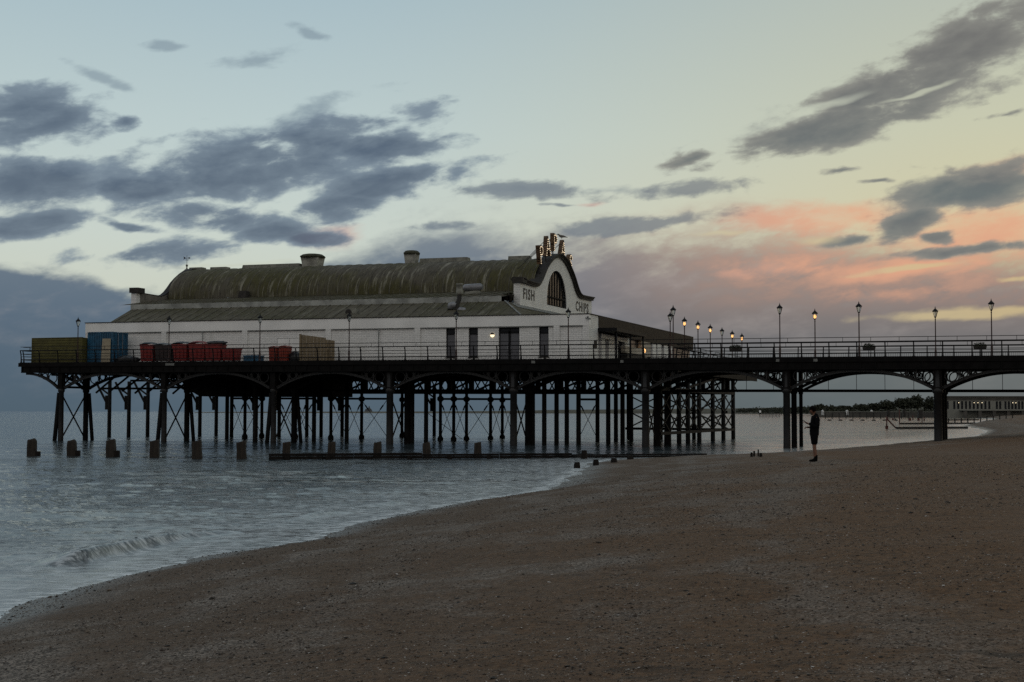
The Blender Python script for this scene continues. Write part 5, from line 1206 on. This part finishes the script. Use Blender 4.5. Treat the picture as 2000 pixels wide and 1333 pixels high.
hv, he, hr_ = strut_chain([(0, 0, .80, .155), (.0, 0, .90, .165), (.005, 0, 1.02, .162), (-.03, 0, 1.25, .168), (-.055, 0, 1.40, .145), (-.045, 0, 1.50, .09)],
                          [(-.055, 0, 1.40, .145), (-.035, .175, 1.41, .085), (-.05, .25, 1.12, .066), (.10, .15, 1.19, .058), (.195, .085, 1.23, .052)], [(-.055, 0, 1.40, .145), (-.035, -.175, 1.41, .085), (-.07, -.25, 1.11, .066), (.04, -.16, 1.10, .058), (.13, -.08, 1.11, .052)],
                          [(-.045, 0, 1.50, .09), (-.075, 0, 1.56, .075)])
skin('hoodie', hv, he, hr_, HOOD, man, 2)
sv, se, sr = strut_chain([(0, 0, 1.02, .14), (0, 0, .88, .145), (.005, .085, .80, .115), (.015, .098, .53, .098)], [(0, 0, .88, .145), (.0, -.085, .80, .115), (-.01, -.098, .53, .098)])
skin('shorts', sv, se, sr, SHORTS, man, 2)
for s in (1, -1):
    ox = .0 if s > 0 else -.03
    bv, be, br_ = strut_chain([(ox - .025, s * .10, .24, .056), (ox - .03, s * .10, .10, .055), (ox - .03, s * .102, .05, .052), (ox + .06, s * .108, .045, .048), (ox + .15, s * .115, .035, .036), (ox + .19, s * .118, .03, .025)], [(ox - .03, s * .102, .05, .052), (ox - .075, s * .10, .045, .038)])
    skin('boot', bv, be, br_, SHOE, man, 2)
hd_ = Matrix.Rotation(YAW + pi, 4, 'Z'); ph = thing('phone', 'dark phone held up in the hand of the person on the sand', 'phone', pp + (hd_ @ Vector((.335, .045, 1.315))) * PS, YAW + pi)
c_, s_ = cos(radians(38)), sin(radians(38)); tr = lambda p: (p[0] * c_ - p[2] * s_, p[1], p[0] * s_ + p[2] * c_)
m = MB(); m.cbox((0, 0, 0), (.165, .078, .010)); m.v = [tr((-x, y, z)) for x, y, z in m.v]; m.build('case', BLACKP, ph)
m = MB(); m.cbox((0, 0, .0062), (.152, .070, .001)); m.v = [tr((-x, y, z)) for x, y, z in m.v]; m.build('screen', GLASS_DK, ph)

# ------------------------------------------------------------------ shingle and shells lying on the beach
def scatter(name, n, rmin, rmax, size, material, flat, dark=False):
    """stones by ground position; density follows shell patches"""
    r = rmin * (rmax / rmin) ** RNG.random(n * 4); a = np.radians(RNG.uniform(-22, 22, n * 4))
    P = np.stack([EYE.x + r * (RIGHT.x * np.sin(a) + FWD.x * np.cos(a)), EYE.y + r * (RIGHT.y * np.sin(a) + FWD.y * np.cos(a))], 1)
    d = shore_dist(P); dens = .5 + 1.1 * fbm(P[:, 0] * .33 + 5, P[:, 1] * .33, 3) + .9 * np.exp(-((d - .5) / .5) ** 2) + sum(1.3 * np.exp(-((d + 1.2 * fbm(P[:, 0] * .3, P[:, 1] * .3 + 9, 3) - q) / .22) ** 2) for q in (2.6, 5.4, 8.6))
    ok = (d > .05) & (RNG.random(len(P)) < np.clip(dens, .08, 1)); P = P[ok][:n]; r = r[ok][:n]; z = beach_h(P)
    k = len(P); s = size * np.exp(RNG.normal(0, .45, k)) * np.clip((r / 9) ** .45, .8, 2.2)
    base = np.array([(1, 0, 0), (.3, .9, .1), (-.8, .5, 0), (-.7, -.6, .05), (.4, -.85, 0), (0.1, 0, 1), (0, .1, -1)]); nv = len(base)
    tri = [(0, 1, 5), (1, 2, 5), (2, 3, 5), (3, 4, 5), (4, 0, 5), (1, 0, 6), (2, 1, 6), (3, 2, 6), (4, 3, 6), (0, 4, 6)]
    th = RNG.uniform(0, 2 * pi, k); c, q = np.cos(th), np.sin(th); B = base[None] * (1 + RNG.uniform(-.3, .3, (k, nv, 3)))
    X = B[:, :, 0] * s[:, None]; Y = B[:, :, 1] * (s * RNG.uniform(.55, .95, k))[:, None]; Z = B[:, :, 2] * (s * flat * RNG.uniform(.5, 1.2, k))[:, None] + RNG.uniform(-.25, .25, k)[:, None] * X
    V = np.stack([X * c[:, None] - Y * q[:, None] + P[:, 0:1], X * q[:, None] + Y * c[:, None] + P[:, 1:2], Z + z[:, None] + (s * flat * .3)[:, None]], 2).reshape(-1, 3)
    F = (np.array(tri)[None] + (np.arange(k) * nv)[:, None, None]).reshape(-1, 3)
    me = bpy.data.meshes.new(name); me.from_pydata(V.tolist(), [], F.tolist()); me.materials.append(material); me.update(); return tag(link(name, me), kind='stuff')
def speck(name, stops_):
    m = bpy.data.materials.new(name); m.use_nodes = True; T = NT(m.node_tree); b = m.node_tree.nodes['Principled BSDF']
    g = T.new('ShaderNodeNewGeometry').outputs['Random Per Island']; T.put(b.inputs['Base Color'], T.ramp(g, stops_)); b.inputs['Roughness'].default_value = .7; b.inputs['Specular IOR Level'].default_value = .3; return m
scatter('pebbles', 60000, 7.5, 60, .0055, speck('pebble', [(0, (.018, .014, .011)), (.5, (.075, .055, .04)), (.8, (.13, .098, .07)), (1, (.03, .026, .024))]), .55)
scatter('shells', 34000, 7.5, 50, .0050, speck('shell', [(0, (.16, .135, .11)), (.6, (.27, .235, .20)), (1, (.44, .41, .38))]), .25)
scatter('seaweed_scraps', 6000, 7.5, 60, .0095, speck('seaweed', [(0, (.012, .010, .008)), (1, (.03, .022, .014))]), .35)
